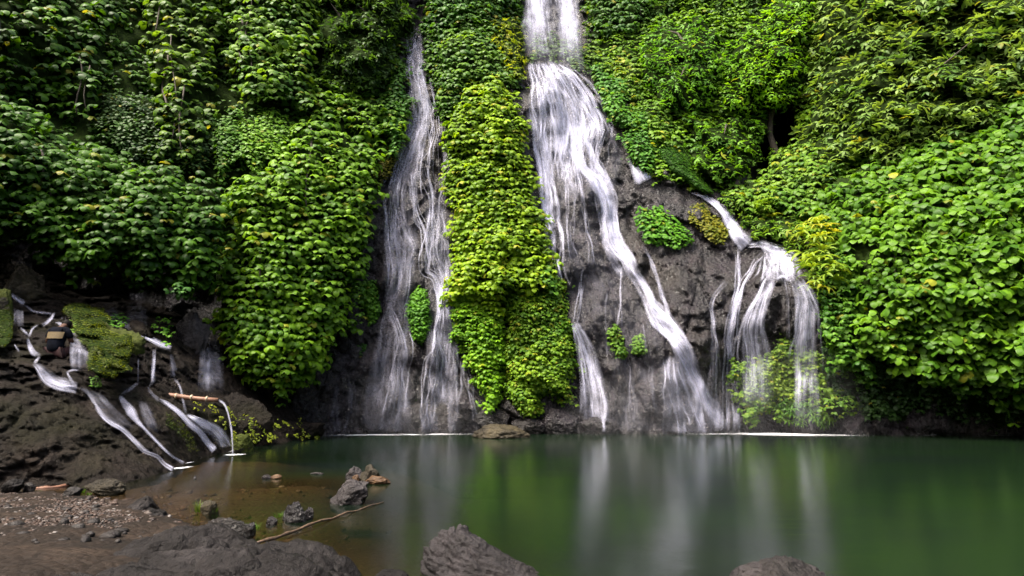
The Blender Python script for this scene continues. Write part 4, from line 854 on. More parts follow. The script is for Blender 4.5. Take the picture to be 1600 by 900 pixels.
c7 = cas('short tongue of water beside the seated person', 52, 556)
stream(c7, [(43, 527, 6), (46, 538, 11), (52, 550, 13), (62, 558, 10)], .8, bk, .12, n=3, spread=(1, 4), smoothY=3)
c8 = cas('tiny spill at the far end of the slab left of the tongue', 28, 548)
stream(c8, [(22, 537, 4), (26, 543, 7), (31, 550, 6)], .7, bk, .1)
c9 = cas('uppermost slanting trickle and its two veils over the back ledges', 25, 505)
stream(c9, [(13, 458, 6), (24, 466, 9), (38, 476, 11)], .8, bk, .1, n=2, spread=(1, 3))
curtain(c9, [(21, 482), (20, 510)], [(37, 484), (38, 512)], .4, bk, .12, smoothY=3, fade=(.1, .2))
c10 = cas('little rills meeting on the ledge above the seated person', 85, 500)
stream(c10, [(84, 488, 6), (80, 496, 8), (72, 504, 8), (64, 508, 5)], .7, bk, .1, n=2, spread=(1, 2))
stream(c10, [(80, 498, 5), (92, 503, 8), (100, 510, 8), (108, 518, 6)], .7, bk, .1, n=2, spread=(1, 2))
stream(c10, [(97, 494, 4), (97, 506, 5)], .8, bk, .12); stream(c10, [(102, 494, 4), (102, 506, 5)], .8, bk, .12)
for pts_, a_ in [([(38, 476, 6), (52, 486, 6), (70, 489, 6), (84, 490, 6)], .45), ([(108, 518, 6), (118, 522, 7), (132, 526, 9)], .5), ([(60, 507, 4), (50, 514, 5), (44, 526, 6)], .5),
                 ([(31, 512, 5), (40, 520, 6), (44, 527, 5)], .45), ([(62, 556, 6), (56, 562, 6), (52, 567, 6)], .6), ([(182, 500, 4), (194, 506, 6), (204, 513, 6)], .6), ([(124, 578, 7), (112, 578, 5), (104, 581, 5)], .35),
                 ([(240, 598, 8), (232, 606, 6), (240, 618, 6), (250, 625, 6)], .5), ([(216, 598, 4), (206, 606, 5), (196, 612, 5), (188, 619, 5)], .5), ([(268, 588, 7), (280, 604, 5), (286, 630, 5), (290, 648, 6)], .45)]:
    stream(c10, pts_, a_, bk, .07, n=2, spread=(1, 2), fade=(.1, .1))
w8 = wf('faint wide veil down pale rock behind the bamboo pipe', 325, 610)
curtain(w8, [(322, 505), (312, 550), (306, 615)], [(340, 500), (348, 550), (352, 615)], .3, front, .12, fade=(.3, .15))
stream(w8, [(326, 560, 6), (322, 580, 9), (320, 612, 8)], .4, front, .14, n=3, spread=(2, 9))
w9 = wf('ghostly thin veil in the black hollow under the leafy overhang', 215, 510)
curtain(w9, [(205, 430), (200, 470), (196, 516)], [(228, 430), (230, 470), (232, 520)], .13, front, .15, fade=(.4, .1))
curtain(w9, [(160, 470), (160, 500)], [(185, 470), (186, 505)], .08, front, .15, fade=(.4, .1))

# foam where the falls meet the pool
def foam(pts, a=.8, label='white foam line', w_=.35):
    """pts: (px, row, half depth m)"""
    c = resample([(x, y, h) for x, y, h in pts], 6); m = len(c); u = np.linspace(-1, 1, 11); t = np.linspace(0, 1, m)
    g = G(c[:, 0], c[:, 1]); tg = norm(np.gradient(g, axis=0)); nr = np.stack([-tg[:, 1], tg[:, 0], 0 * tg[:, 0]], -1)
    W = g[:, None] + nr[:, None] * (u[None, :, None] * c[:, 2][:, None, None]); W[..., 2] = .008
    al = .8 * a * ((1 - u ** 2) ** 2)[None] * np.clip(np.minimum(t, 1 - t) / .25, 0, 1)[:, None] * (1 + .9 * fbm(W / .8, 3, 3))
    tag(mesh_np('foam', W.reshape(-1, 3), grid_faces(m, 11), M['foam'], attrs={'flow': al.ravel()}), label, None, None, 'stuff')
foam([(495, 680.5, .2), (600, 679.5, .4), (680, 678.5, .5), (750, 678, .3)], .6, 'white foam line at the foot of the thin fall')
foam([(880, 675.5, .3), (930, 676, .8), (1000, 675.5, .5), (1090, 676.5, .9), (1190, 676, .4)], .85, 'white foam at the foot of the widest fall')
foam([(1110, 677, .4), (1210, 678.5, .9), (1280, 679, .8), (1370, 680, .2)], .6, 'soft white foam under the forked fall')
foam([(1380, 680, .1), (1480, 680.5, .12), (1620, 681, .12)], .35, 'thin pale scum line along the shaded bank')
foam([(262, 733, .08), (280, 732, .14), (302, 729, .08)], .8, 'foam where the winding slab stream enters')
foam([(318, 706, .15), (345, 706, .35), (376, 702, .2)], .8, 'foam at the fanning stream')
foam([(272, 727, .04), (290, 724, .08), (304, 722, .04)], .7, 'foam where the thread stream enters')

def mist(label, px, row, Y, rx, ry, rz, dens):
    v, f = ico_ (4); o = mesh_np('mist', v * np.array([rx, ry, rz]), f, MIST(dens)); o.location = tuple(P(px, row, Y)); return tag(o, label, None, None, 'stuff')
def ico_(sub):
    bm = bmesh.new(); bmesh.ops.create_icosphere(bm, subdivisions=sub, radius=1)
    v = np.array([x.co[:] for x in bm.verts]); f = np.array([[q.index for q in p.verts] for p in bm.faces]); bm.free(); return v, f
def MIST(d):
    m, t, out = mat('spray'); v = N(t, 'VolumePrincipled'); v.inputs['Density'].default_value = d; v.inputs['Color'].default_value = (.93, .95, 1, 1); v.inputs['Anisotropy'].default_value = .2
    t.links.new(v.outputs[0], out.inputs['Volume']); return m
mist('fine spray hanging at the foot of the thin fall', 640, 650, 20.2, 2.6, .9, 1.5, .014)
mist('fine spray hanging at the foot of the widest fall', 1040, 655, 20.0, 3.2, 1.0, 1.6, .016)
mist('fine spray hanging at the foot of the forked fall', 1240, 640, 19.9, 2.3, 1.0, 2.2, .010)

# ------------------------------------------------------------------ stones
def ico(sub):
    bm = bmesh.new(); bmesh.ops.create_icosphere(bm, subdivisions=sub, radius=1)
    v = np.array([x.co[:] for x in bm.verts]); f = np.array([[q.index for q in p.verts] for p in bm.faces]); bm.free(); return v, f
ICO = {k: ico(k) for k in (2, 3, 4, 5, 6)}
def stone_mesh(name, sx, sy, sz, material, sub=5, seed=0, facets=9, rough=.12, taper=0, peak=0, strata=0.0, tiltv=(0, 0), rotz=0, flat=.0):
    v, f = ICO[sub]; rng = np.random.default_rng(seed); v = v.copy()
    for _ in range(facets):
        n = norm(rng.normal(0, 1, 3) * np.array([1, 1, .7])); h = rng.uniform(.55, .88); d = v @ n - h; v = v - np.clip(d, 0, None)[:, None] * n * .9
    q = v + seed * 3.1
    dd = rough * (fbm(q * 1.6, 5, seed) + .5 * ridged(q * 3, 3, seed + 3) - .2)
    v = v * (1 + dd[:, None])
    v = v * (1 + .07 * blocks(q * 1.8, seed + 40) + .03 * blocks(q * 5, seed + 41))[:, None]
    if strata: s = (v[:, 2] + .4 * v[:, 0] + .15 * noise3(q * 2, 4)) * 7; v = v * (1 + strata * np.abs(s - np.round(s))[:, None])
    if taper: zz = v[:, 2:3]; v[:, :2] *= 1 - taper * np.clip(zz, -.6, 1); v[:, 0:1] += peak * np.clip(zz, -1, 1)
    v = v * np.array([sx, sy, sz])
    c, s = math.cos(rotz), math.sin(rotz); v = np.stack([v[:, 0] * c - v[:, 1] * s, v[:, 0] * s + v[:, 1] * c, v[:, 2]], -1)
    if tiltv != (0, 0): v[:, 2] += v[:, 0] * tiltv[0] + v[:, 1] * tiltv[1]
    return mesh_np(name, v, f, material)
def rock(label, px0, py0, px1, py1, Y, m='boulder', depth=.8, sink=.25, cat='rock', name='boulder', surf=None, z0=None, **k):
    """a stone filling the photo box, its base on depth Y"""
    a = P(px0, py1, Y); b = P(px1, py1, Y); c = P((px0 + px1) / 2, py0, Y)
    w_ = b[0] - a[0]; h = c[2] - a[2]
    sx = w_ / 2; sz = h * (1 + sink) / 2; sy = w_ / 2 * depth
    o = stone_mesh(name, sx * 1.05, sy, sz * 1.1, M[m], **k)
    o.location = ((a[0] + b[0]) / 2, Y + sy * .3, c[2] - sz)
    return tag(o, label, cat)
def Yw(row): return float(G(800, row)[1])
rock('round low boulder rising from the pool at the foot of the leafy column', 745, 664, 828, 686, Yw(684), 'yellowrock', depth=.7, sink=.6, seed=3, sub=5)
rock('wet boulder between the two creeper tongues at the cliff foot', 742, 640, 800, 676, 21.0, 'cliff', depth=.4, seed=5)
rock('wet pale streaked boulder under the creeper apron', 842, 640, 900, 674, 21.0, 'cliff', depth=.4, seed=6)
rock('low wet rock under the left end of the creeper apron', 796, 655, 850, 676, 20.9, 'cliff', depth=.4, seed=7)
rock('low splashed rock where the arched stream lands', 905, 655, 965, 678, 20.9, 'cliff', depth=.4, seed=8)
rock('rounded knob of rock at the foot of the thin fall', 645, 630, 735, 680, 21.2, 'cliff', depth=.25, seed=9, facets=2)
rock('dark pointed slab rock standing in the near pool', 640, 846, 862, 985, 5.6, 'slate', depth=.7, sink=.1, seed=22, strata=.1, rough=.15, sub=6, taper=.42, peak=-.4, facets=24)
rock('low brown rock at the lower right edge of the view', 1150, 882, 1330, 960, 5.4, 'slate', depth=.7, sink=.1, seed=14, strata=.05, sub=6, facets=14, rough=.18, taper=.2, peak=.1)
# the bedrock hump in front
hp = []
for px, py, Y in [(90, 892, 5.6), (130, 868, 5.9), (200, 846, 6.1), (270, 836, 6.2), (335, 838, 6.2), (400, 848, 6.0), (470, 860, 5.9), (535, 866, 5.75), (556, 880, 5.6),
                  (150, 880, 5.5), (250, 862, 5.5), (350, 862, 5.4), (450, 876, 5.3), (530, 888, 5.3), (200, 900, 5.0), (320, 890, 4.9), (430, 905, 4.8), (520, 915, 4.8)]:
    g = P(px, py, Y); hp.append((g[0] * 50, g[1] * 50, g[2]))
for px, Y, z in [(90, 6.4, -.1), (200, 6.8, .0), (270, 6.9, -.05), (335, 6.9, -.3), (400, 6.7, -.4), (470, 6.5, -.4), (535, 6.3, -.4), (590, 5.8, -.5), (580, 5.2, -.5), (600, 4.5, -.5), (10, 5.8, .0), (10, 5, .1), (200, 3.4, .1), (400, 3.4, .1), (560, 3.8, -.2), (-100, 5, .05), (-100, 6.5, -.1)]:
    g = P(px, 800, Y); hp.append((g[0] * 50, Y * 50, z))
hf = Field(hp, 6); hx = np.arange(-6.6, -.7, .02); hy = np.arange(3.3, 7.1, .02); HX, HY = np.meshgrid(hx, hy); HZ = hf(HX * 50, HY * 50)
hq = np.stack([HX, HY, 0 * HX], -1); hq2 = np.stack([HX * .8 + HY * .5, HY - HX * .3, 0 * HX], -1)
lob = np.abs(noise3(hq2 * np.array([.9, 1.7, 1]) + 3, 121)) * 2; crk = np.clip(.10 - np.abs(noise3(hq2 * np.array([.8, 1.5, 1]) + 14, 122)), 0, 1) / .10
HZ = HZ + .05 * blocks(hq2 / np.array([.7, .3, 1]), 311) + .015 * blocks(hq / .13, 312)
HZ = HZ + .13 * lob - .05 + .05 * fbm(hq / .45, 4, 123) + .02 * fbm(hq / .1, 3, 124) - .07 * crk ** 1.5
tag(mesh_np('bedrock', np.stack([HX, HY, HZ], -1), grid_faces(len(hy), len(hx)), M['boulder']), 'wide grey bedrock hump with rounded cracked lobes along the front shore', 'rock')
rock('flat sliver of rock barely above water at the lower edge', 570, 893, 640, 915, 5.6, 'boulder', depth=.5, sink=.6, seed=36, sub=5)
# shore boulders and stones
rock('tilted grey boulder at the gravel edge with grass at its base', 188, 782, 240, 832, 8.3, 'boulder', depth=.9, seed=41, tiltv=(-.25, 0))
rock('dark boulder leaning against the tilted grey boulder', 205, 796, 254, 832, 8.1, 'boulder', depth=.9, seed=42)
rock('smooth brown grey boulder on the far gravel edge near the reddish stick', 132, 751, 188, 774, Yw(772), 'yellowrock', depth=.7, seed=43, facets=4)
rock('small round stone left of the smooth boulder at the waterline', 97, 762, 126, 776, Yw(776), 'stone', depth=.9, seed=44)
rock('pale wedge shaped boulder on the left gravel edge', 0, 751, 30, 772, Yw(774), 'boulder', depth=.9, seed=45, tiltv=(.2, 0))
rock('small dark stone beside the pale wedge boulder', 33, 756, 52, 770, Yw(771), 'stone', depth=.9, seed=46)
rock('rounded mossy stone in shallow water with a grass tuft', 312, 783, 342, 802, Yw(802), 'yellowrock', depth=.9, sink=.5, seed=47)
rock('long dark rough rock lying in the shallows behind the bedrock', 313, 814, 390, 842, Yw(840), 'cliff', depth=.5, sink=.4, seed=48, rough=.2)
rock('small dark knob at the end of the long rough rock', 384, 818, 400, 834, Yw(834), 'cliff', depth=.8, sink=.4, seed=49)
rock('knobbly dark rock among green water weed', 442, 790, 478, 816, Yw(815), 'cliff', depth=.8, sink=.4, seed=50, rough=.28)
rock('small knobbly rock right of the weedy rock', 474, 796, 490, 812, Yw(812), 'cliff', depth=.8, sink=.4, seed=51, rough=.25)
rock('tiny rounded rock left of the weedy rock', 412, 809, 432, 820, Yw(820), 'cliff', depth=.9, sink=.5, seed=52)
rock('rough grey boulder standing in shallow water near the sunken branch', 516, 755, 576, 789, Yw(787), 'pale', depth=.8, sink=.3, seed=53, tiltv=(.15, 0), rough=.15)
rock('grey upright stone in the small stone group', 540, 730, 564, 752, Yw(752), 'pale', depth=.8, sink=.3, seed=54, rough=.2)
rock('ochre pointed stone in the small stone group', 562, 731, 594, 754, Yw(754), 'yellowrock', depth=.8, sink=.3, seed=55, rough=.2)
rock('small bright orange stone in the small stone group', 549, 743, 561, 753, Yw(754), 'orange', depth=.8, sink=.4, seed=56)
rock('low rusty flat stone at the right of the small stone group', 572, 744, 608, 755, Yw(756), 'orange', depth=.6, sink=.4, seed=57, rough=.2)
rock('little grey stone breaking the surface mid pool', 406, 741, 422, 749, Yw(748), 'pale', depth=.8, sink=.4, seed=58)
rock('flat rusty stone next to the little grey stone', 423, 742, 441, 748, Yw(748), 'orange', depth=.6, sink=.4, seed=59)
rock('thin pale stone sliver showing above the shallow water', 485, 738, 508, 741.5, Yw(741), 'pale', depth=.5, sink=.6, seed=60)
rock('tiny white stone alone in the still shallows', 301, 744, 306, 749, Yw(749), 'pale', depth=.9, sink=.4, seed=61, sub=3)
rock('flat dark slab lying on the gravel by the short log', 62, 792, 126, 812, 8.3, 'boulder', depth=.5, sink=.4, seed=62, sub=5)
rock('dark triangular stone on the pebbly shore', 54, 783, 72, 796, 8.9, 'boulder', depth=.8, sink=.4, seed=63)
rock('big dark stone cut by the left edge of the view', -30, 828, 34, 850, 7.0, 'boulder', depth=.6, sink=.4, seed=64)
rock('broken dark stone on mud before the bedrock', 134, 828, 170, 844, 7.2, 'boulder', depth=.6, sink=.4, seed=65)
# rocks of the bank
mass('moss_cushion', 'thick yellow green moss coat on the layered block beside the seated person', 'moss', [(98, 480), (128, 470), (162, 480), (176, 512), (196, 526), (206, 556), (204, 582), (168, 590), (142, 582), (134, 545), (112, 526), (104, 505)], .35, 14, 'fine', 3.4, ((.03, .045, .002), (.10, .13, .005)), lift=.3, seed=68, yf=bank_s, fwd=1.35, layers=2, lumps=(.6, .5), gap=-.15, wob=9, wild=.5, tilt=1.0, ylw=0)
mass('moss_cushion', 'dull moss on the rock at the left edge above the slab', 'moss', [(-20, 455), (8, 458), (20, 485), (22, 520), (10, 545), (-20, 540)], .3, 12, 'fine', 3.4, ((.02, .03, .002), (.05, .07, .005)), lift=.3, seed=69, yf=bank_s, fwd=.9, layers=1, lumps=(.5, .2), gap=-.35, wob=5, wild=.5, tilt=1.0, ylw=0)
mass('moss_cushion', 'dark moss strip on the slab edge beside the steep white stream', 'moss', [(258, 640), (275, 648), (300, 680), (318, 705), (300, 706), (280, 680), (262, 660)], .12, 8, 'fine', 3.2, ((.015, .03, .002), (.045, .065, .005)), lift=.1, seed=70, yf=bank_s, fwd=.25, layers=1, lumps=(.5, .1), gap=-.3, wob=5, wild=.5, tilt=1.0, ylw=0, backing=False)

rock('thick moss covered block rising above the person to the right', 98, 505, 168, 570, 15.2, 'mossy', depth=.7, sink=.3, seed=70, rough=.2, facets=5)
rock('layered mossy ledge block under the moss covered block', 122, 512, 214, 612, 15.0, 'mossy', depth=.6, sink=.2, seed=77, strata=.12, rough=.14, facets=5)
rock('ochre lichen covered boulder at the back of the bank', -14, 415, 66, 478, 16.6, 'yellowrock', depth=.6, sink=.2, seed=72, rough=.14)
rock('mossy dark rock cut by the left edge above the slab', -40, 455, 20, 520, 14.6, 'mossy', depth=.6, sink=.2, seed=73)
rock('pale knobbly rock face behind the hanging plant', 268, 494, 324, 572, 18.0, 'pale', depth=.5, sink=.2, seed=74, rough=.2)
rock('mossy rock just behind the upper end of the bamboo pipe', 232, 594, 288, 634, 15.6, 'mossy', depth=.6, sink=.3, seed=75)
rock('mossy bank rock sloping into the pool below the pipe', 330, 622, 420, 696, 17.0, 'bank', depth=.6, sink=.3, seed=76, tiltv=(-.15, 0))
rock('low mossy bank rock in the corner of the pool', 390, 655, 505, 690, 19.0, 'bank', depth=.5, sink=.3, seed=77)
rock('small wet boulder at the pool edge by the pipe outlet', 358, 681, 394, 706, 15.6, 'mossy', depth=.8, sink=.3, seed=78)
rock('flat topped dark boulder above the tongue of water', 16, 518, 52, 545, 13.9, 'bank', depth=.8, seed=79)
rock('dark rock holding back the uppermost rills', 60, 500, 104, 522, 15.2, 'bank', depth=.7, seed=80)
rock('rounded dark rock crest at the head of the pale twin drops', 188, 500, 232, 530, 16.4, 'bank', depth=.7, seed=81)

# gravel: far too many to count
rng = np.random.default_rng(5)
def scatter(name, label, n, poly, smin, smax, m, seed):
    rng = np.random.default_rng(seed); v, f = ICO[2]; A = np.array(poly); pts = []
    while len(pts) < n:
        x = rng.uniform(A[:, 0].min(), A[:, 0].max(), 4 * n); y = rng.uniform(A[:, 1].min(), A[:, 1].max(), 4 * n)
        k = inpoly(x, y, poly); g = G(x[k], y[k]); pts.extend(g[rng.random(len(g)) < np.clip((g[:, 1] / 9) ** 2, .1, 1)])
    pts = np.array(pts[:n]); z = bed(pts[:, 0], pts[:, 1]); Vv, Ff = [], []
    for i in range(n):
        s = smin * (smax / smin) ** (rng.random() ** 2.2); q = v * (1 + .35 * noise3(v * 1.5 + i * 7.3, 2)[:, None]) * s * rng.uniform(.5, 1.2, 3) * np.array([1, 1, .6])
        a = rng.uniform(0, 6.3); c, s2 = math.cos(a), math.sin(a); q = np.stack([q[:, 0] * c - q[:, 1] * s2, q[:, 0] * s2 + q[:, 1] * c, q[:, 2]], -1)
        Vv.append(q + np.array([pts[i, 0], pts[i, 1], z[i] + s * .15])); Ff.append(f + i * len(v))
    tint = np.repeat(rng.uniform(0, 1, n), len(v))
    return tag(mesh_np(name, np.concatenate(Vv), np.concatenate(Ff), m, attrs={'shade': tint}), label, None, None, 'stuff')
def pebble_mat():
    m, t, out = mat('pebbles'); L = t.links.new; a = N(t, 'Attribute', attribute_name='shade').outputs['Fac']
    n = noise_n(t, pos(t), 40, 3)
    c = mixc(t, .6, ramp(t, a, [(0, (.02, .016, .015)), (.35, (.026, .016, .012)), (.65, (.05, .031, .023)), (.93, (.06, .05, .045)), (1, (.16, .15, .145))]), ramp(t, n, [(.3, (.4,) * 3), (.7, (1.2,) * 3)]), 'MULTIPLY')
    b = N(t, 'BsdfPrincipled', i_Roughness=.6); b.inputs['Specular IOR Level'].default_value = .2; L(c, b.inputs['Base Color']); L(b.outputs[0], out.inputs[0]); return m
M['pebble'] = pebble_mat()
scatter('gravel', 'fine reddish brown gravel on the left shore', 7000, [(-80, 772), (60, 770), (160, 790), (205, 800), (220, 835), (150, 850), (60, 870), (-80, 880)], .008, .03, M['pebble'], 1)
scatter('gravel', 'pebbles lying on the brown shallow bed', 900, [(60, 768), (300, 745), (640, 742), (600, 790), (470, 830), (330, 850), (230, 835), (200, 800)], .012, .06, M['pebble'], 2)
scatter('gravel', 'scattered fist sized stones on the muddy shore', 110, [(-80, 790), (160, 800), (260, 850), (180, 880), (-80, 900)], .02, .09, M['stone'], 3)

# grass tufts and weeds
def tuft(label, px, py, Y, h, n, seed, name='grass_tuft', cat='plant', pal=((.02, .06, .004), (.055, .12, .01)), z=None, spread=.5):
    rng = np.random.default_rng(seed); base = P(px, py, Y)
    Vv, Ff, C = [], [], []; o = 0
    for i in range(n):
        a = rng.uniform(0, 6.28); r = rng.uniform(0, h * spread); d = np.array([math.cos(a), math.sin(a), 0]); b0 = d * r; hh = h * rng.uniform(.5, 1.1); lean = rng.uniform(.1, .8) * hh
        wv = np.array([-d[1], d[0], 0]) * h * .035; row = []
        for k in range(5):
            t = k / 4; c = b0 + d * lean * t * t + np.array([0, 0, hh * (t - .25 * t * t)]); ww = wv * (1 - t * .85); row += [c - ww, c + ww]
        Vv += row; C += [np.array(pal[0]) + (np.array(pal[1]) - np.array(pal[0])) * rng.random()] * 10
        for k in range(4): q = o + 2 * k; Ff.append((q, q + 1, q + 3, q + 2))
        o += 10
    ob = mesh_np(name, np.array(Vv), np.array(Ff), M['leaf'], cols=np.array(C)); ob.location = tuple(base)
    return tag(ob, label, cat)
tuft('bright grass tuft at the foot of the tilted grey boulder', 213, 826, 7.9, .14, 60, 1)
tuft('low grass tuft on gravel left of the tilted boulder', 178, 822, 8.0, .08, 50, 2)
tuft('tall pale grass tuft growing by the rounded stone in the shallows', 311, 800, Yw(801), .2, 36, 3, pal=((.04, .08, .01), (.1, .14, .02)))
tuft('short grass tuft right of the rounded stone in the shallows', 336, 800, Yw(802), .08, 30, 4)
tuft('thin grass standing in water near the smooth boulder', 128, 770, Yw(770), .12, 30, 5)
tuft('small grass tuft at the smooth boulder base', 138, 775, Yw(775), .08, 40, 6)
tuft('flat weed tuft by the pale wedge boulder', 28, 772, Yw(772), .07, 50, 7)
tuft('low weed tuft beside the small dark stone', 62, 771, Yw(771), .06, 50, 8, pal=((.06, .08, .01), (.12, .14, .02)))
tuft('green water weed between the rough rocks', 396, 828, Yw(829), .09, 70, 9, spread=1.1)
tuft('yellow green weed left of the weedy knobbly rock', 436, 808, Yw(809), .07, 60, 10, spread=1.4)
tuft('sparse seedlings between boulder and bedrock hump', 262, 832, 7.3, .1, 16, 11, spread=2.0)
tuft('sprouting seedlings at the back edge of the bedrock hump', 286, 838, 6.9, .1, 16, 12, spread=1.6)

# broad leaved plants of the bank
mass('plant', 'leafy sprig growing on top of the moss covered block', 'plant', [(148, 496), (170, 488), (192, 492), (196, 508), (180, 525), (160, 520), (148, 510)], .5, 10, 'tri', 12, ((.04, .13, .012), (.1, .24, .03)), lift=.4, seed=61, yf=bank_s, fwd=.5, layers=1, backing=False, wob=4)
mass('plant', 'small leaves on the front of the moss covered block', 'plant', [(106, 500), (128, 498), (132, 514), (118, 520), (108, 514)], .3, 8, 'tri', 8, ((.06, .14, .012), (.14, .26, .03)), lift=.4, seed=62, yf=bank_s, fwd=1.2, layers=1, backing=False, wob=3)
mass('plant', 'drooping bright sprig hanging before the pale knobbly rock', 'plant', [(236, 505), (250, 492), (266, 488), (270, 510), (266, 540), (256, 538), (254, 518), (240, 514)], .4, 8, 'tri', 12, ((.06, .18, .012), (.14, .3, .03)), lift=.4, seed=63, yf=bank_s, fwd=.8, layers=1, backing=False, wob=3, dens=.6)
mass('plant', 'single sprig of leaves dangling in the black hollow', 'plant', [(262, 440), (288, 440), (300, 455), (286, 464), (266, 460)], .4, 8, 'tri', 16, ((.02, .08, .012), (.07, .18, .03)), lift=.4, seed=64, fwd=2.4, layers=1, backing=False, wob=3, dens=.8)
mass('plant', 'yellow green weeds spotting the mossy bank rock below the pipe', 'plant', [(300, 625), (345, 628), (390, 650), (420, 680), (380, 690), (340, 665), (305, 645)], .1, 10, 'ivy', 4, ((.08, .12, .006), (.2, .24, .02)), lift=.4, seed=65, yf=bank_s, fwd=.9, layers=1, backing=False, gap=.12, lumps=(.5, .1))
mass('plant', 'yellow green weeds along the low corner rock', 'plant', [(410, 662), (450, 655), (500, 672), (498, 686), (420, 690)], .1, 10, 'ivy', 4, ((.08, .12, .006), (.2, .24, .02)), lift=.4, seed=66, yf=bank_s, fwd=.9, layers=1, backing=False, gap=.1, lumps=(.5, .1))
mass('plant', 'small weed clump below the mossy ledge block', 'plant', [(140, 588), (156, 586), (158, 602), (144, 604)], .2, 8, 'tri', 7, ((.03, .09, .012), (.08, .18, .02)), lift=.4, seed=67, yf=bank_s, fwd=.5, layers=1, backing=False, wob=3)

# ------------------------------------------------------------------ bamboo pipe, sticks, log, leaf
pipe_a = P(207, 613, 14.6); pipe_b = P(341, 625, 14.9)
pr = thing('bamboo_pipe', 'reddish bamboo pipe jutting over the bank and pouring a jet into the pool', 'pipe', tuple(pipe_a))
A_, B_ = Vector(pipe_a), Vector(pipe_b)
tube('culm', [A_ + (B_ - A_) * k / 6 + Vector((0, 0, .015 * math.sin(k))) for k in range(7)], [.062, .06, .058, .056, .054, .052, .05], M['bamboo'], pr, 12)
for k in range(1, 6):
    c = A_ + (B_ - A_) * (k / 5.6 - .03); d = (B_ - A_).normalized()
    tube('node_ring', [c - d * .02, c - d * .008, c + d * .008, c + d * .02], [.06, .067, .067, .06], M['bamboo_node'], pr, 12)
tube('pipe_mouth_shade', [B_ - (B_ - A_).normalized() * .03, B_ + (B_ - A_).normalized() * .004], [.042, .042], M['hair'], pr, 12)  # black plug painted as the unlit hollow of the pipe
jet = thing('water_jet', 'thin arc of water falling from the end of the bamboo pipe', 'water jet', tuple(P(364, 710, 14.9)))
Yj = Yw(711)
stream(jet, [(341, 625, 4.5), (350, 631, 4.5), (356, 645, 4), (361, 668, 4), (363, 690, 3.5), (364, 711, 4)], 1.3, (lambda x, y: 14.85 + 0 * x), 0, fade=(.01, .01), n=1, wvar=.1)
stream(jet, [(341, 625, 3.5), (350, 631, 3.5), (356, 645, 3), (361, 668, 3), (363, 690, 2.5), (364, 711, 3)], 1.3, (lambda x, y: 14.83 + 0 * x), 0, fade=(.01, .01), n=1, wvar=.1)
foam([(350, 711, .05), (364, 711, .12), (385, 710, .05)], 1.2, 'splash ring under the water jet')

def stick(label, pts, r0, r1, m, name='branch', cat='branch', seed=0):
    q = resample([(a, b, c) for a, b, c in pts], 10); W = P(q[:, 0], q[:, 1], q[:, 2]); n = len(W); W = W + fbm(W * 3, 2, seed)[:, None] * .03
    rr = [(r0 + (r1 - r0) * i / (n - 1)) * (1 + .25 * math.sin(i * 2.3 + seed)) for i in range(n)]
    o = tube(name, [tuple(x) for x in W], rr, M[m], None, 8); return tag(o, label, cat)
stick('long thin sunken branch lying across the water behind the bedrock', [(395, 852, 6.55), (430, 840, 6.85), (480, 822, 7.45), (540, 803, 8.2), (600, 784, 9.05)], .02, .009, 'wood', seed=2)
stick('reddish stick at the waterline against the dark slab', [(50, 764, 10.2), (90, 761, 10.35), (130, 755, 10.7), (148, 752, 10.9)], .035, .02, 'redwood', seed=3)
stick('short thick weathered log on the gravel', [(88, 800, 8.6), (105, 797, 8.7), (124, 800, 8.6)], .07, .065, 'wood', 'log', 'log', seed=4)
stick('brown stick in the bottom left mud', [(20, 853, 6.6), (38, 847, 6.75), (56, 842, 6.9)], .018, .012, 'redwood', seed=5)
stick('thin straw coloured twig below the brown stick', [(20, 862, 6.3), (34, 856, 6.4)], .01, .007, 'bamboo', seed=6)
def flat_leaf(label, px, py, Y, w_, l_, m, rz):
    v, f = leaflet(1, w_ / l_, 5, -15, 6, .1); v = v * l_; c, s = math.cos(rz), math.sin(rz); v = np.stack([v[:, 0] * c - v[:, 1] * s, v[:, 0] * s + v[:, 1] * c, v[:, 2]], -1)
    o = mesh_np('fallen_leaf', v, f, M[m]); o.location = tuple(P(px, py, Y)); return tag(o, label, 'leaf')
flat_leaf('long yellow fallen leaf at the left edge of the gravel', 36, 784, 9.0, .13, .5, 'yellowleaf', math.radians(95))
flat_leaf('small yellow fallen leaf on dark pebbles', 106, 817, 7.8, .06, .1, 'yellowleaf', 1.2)

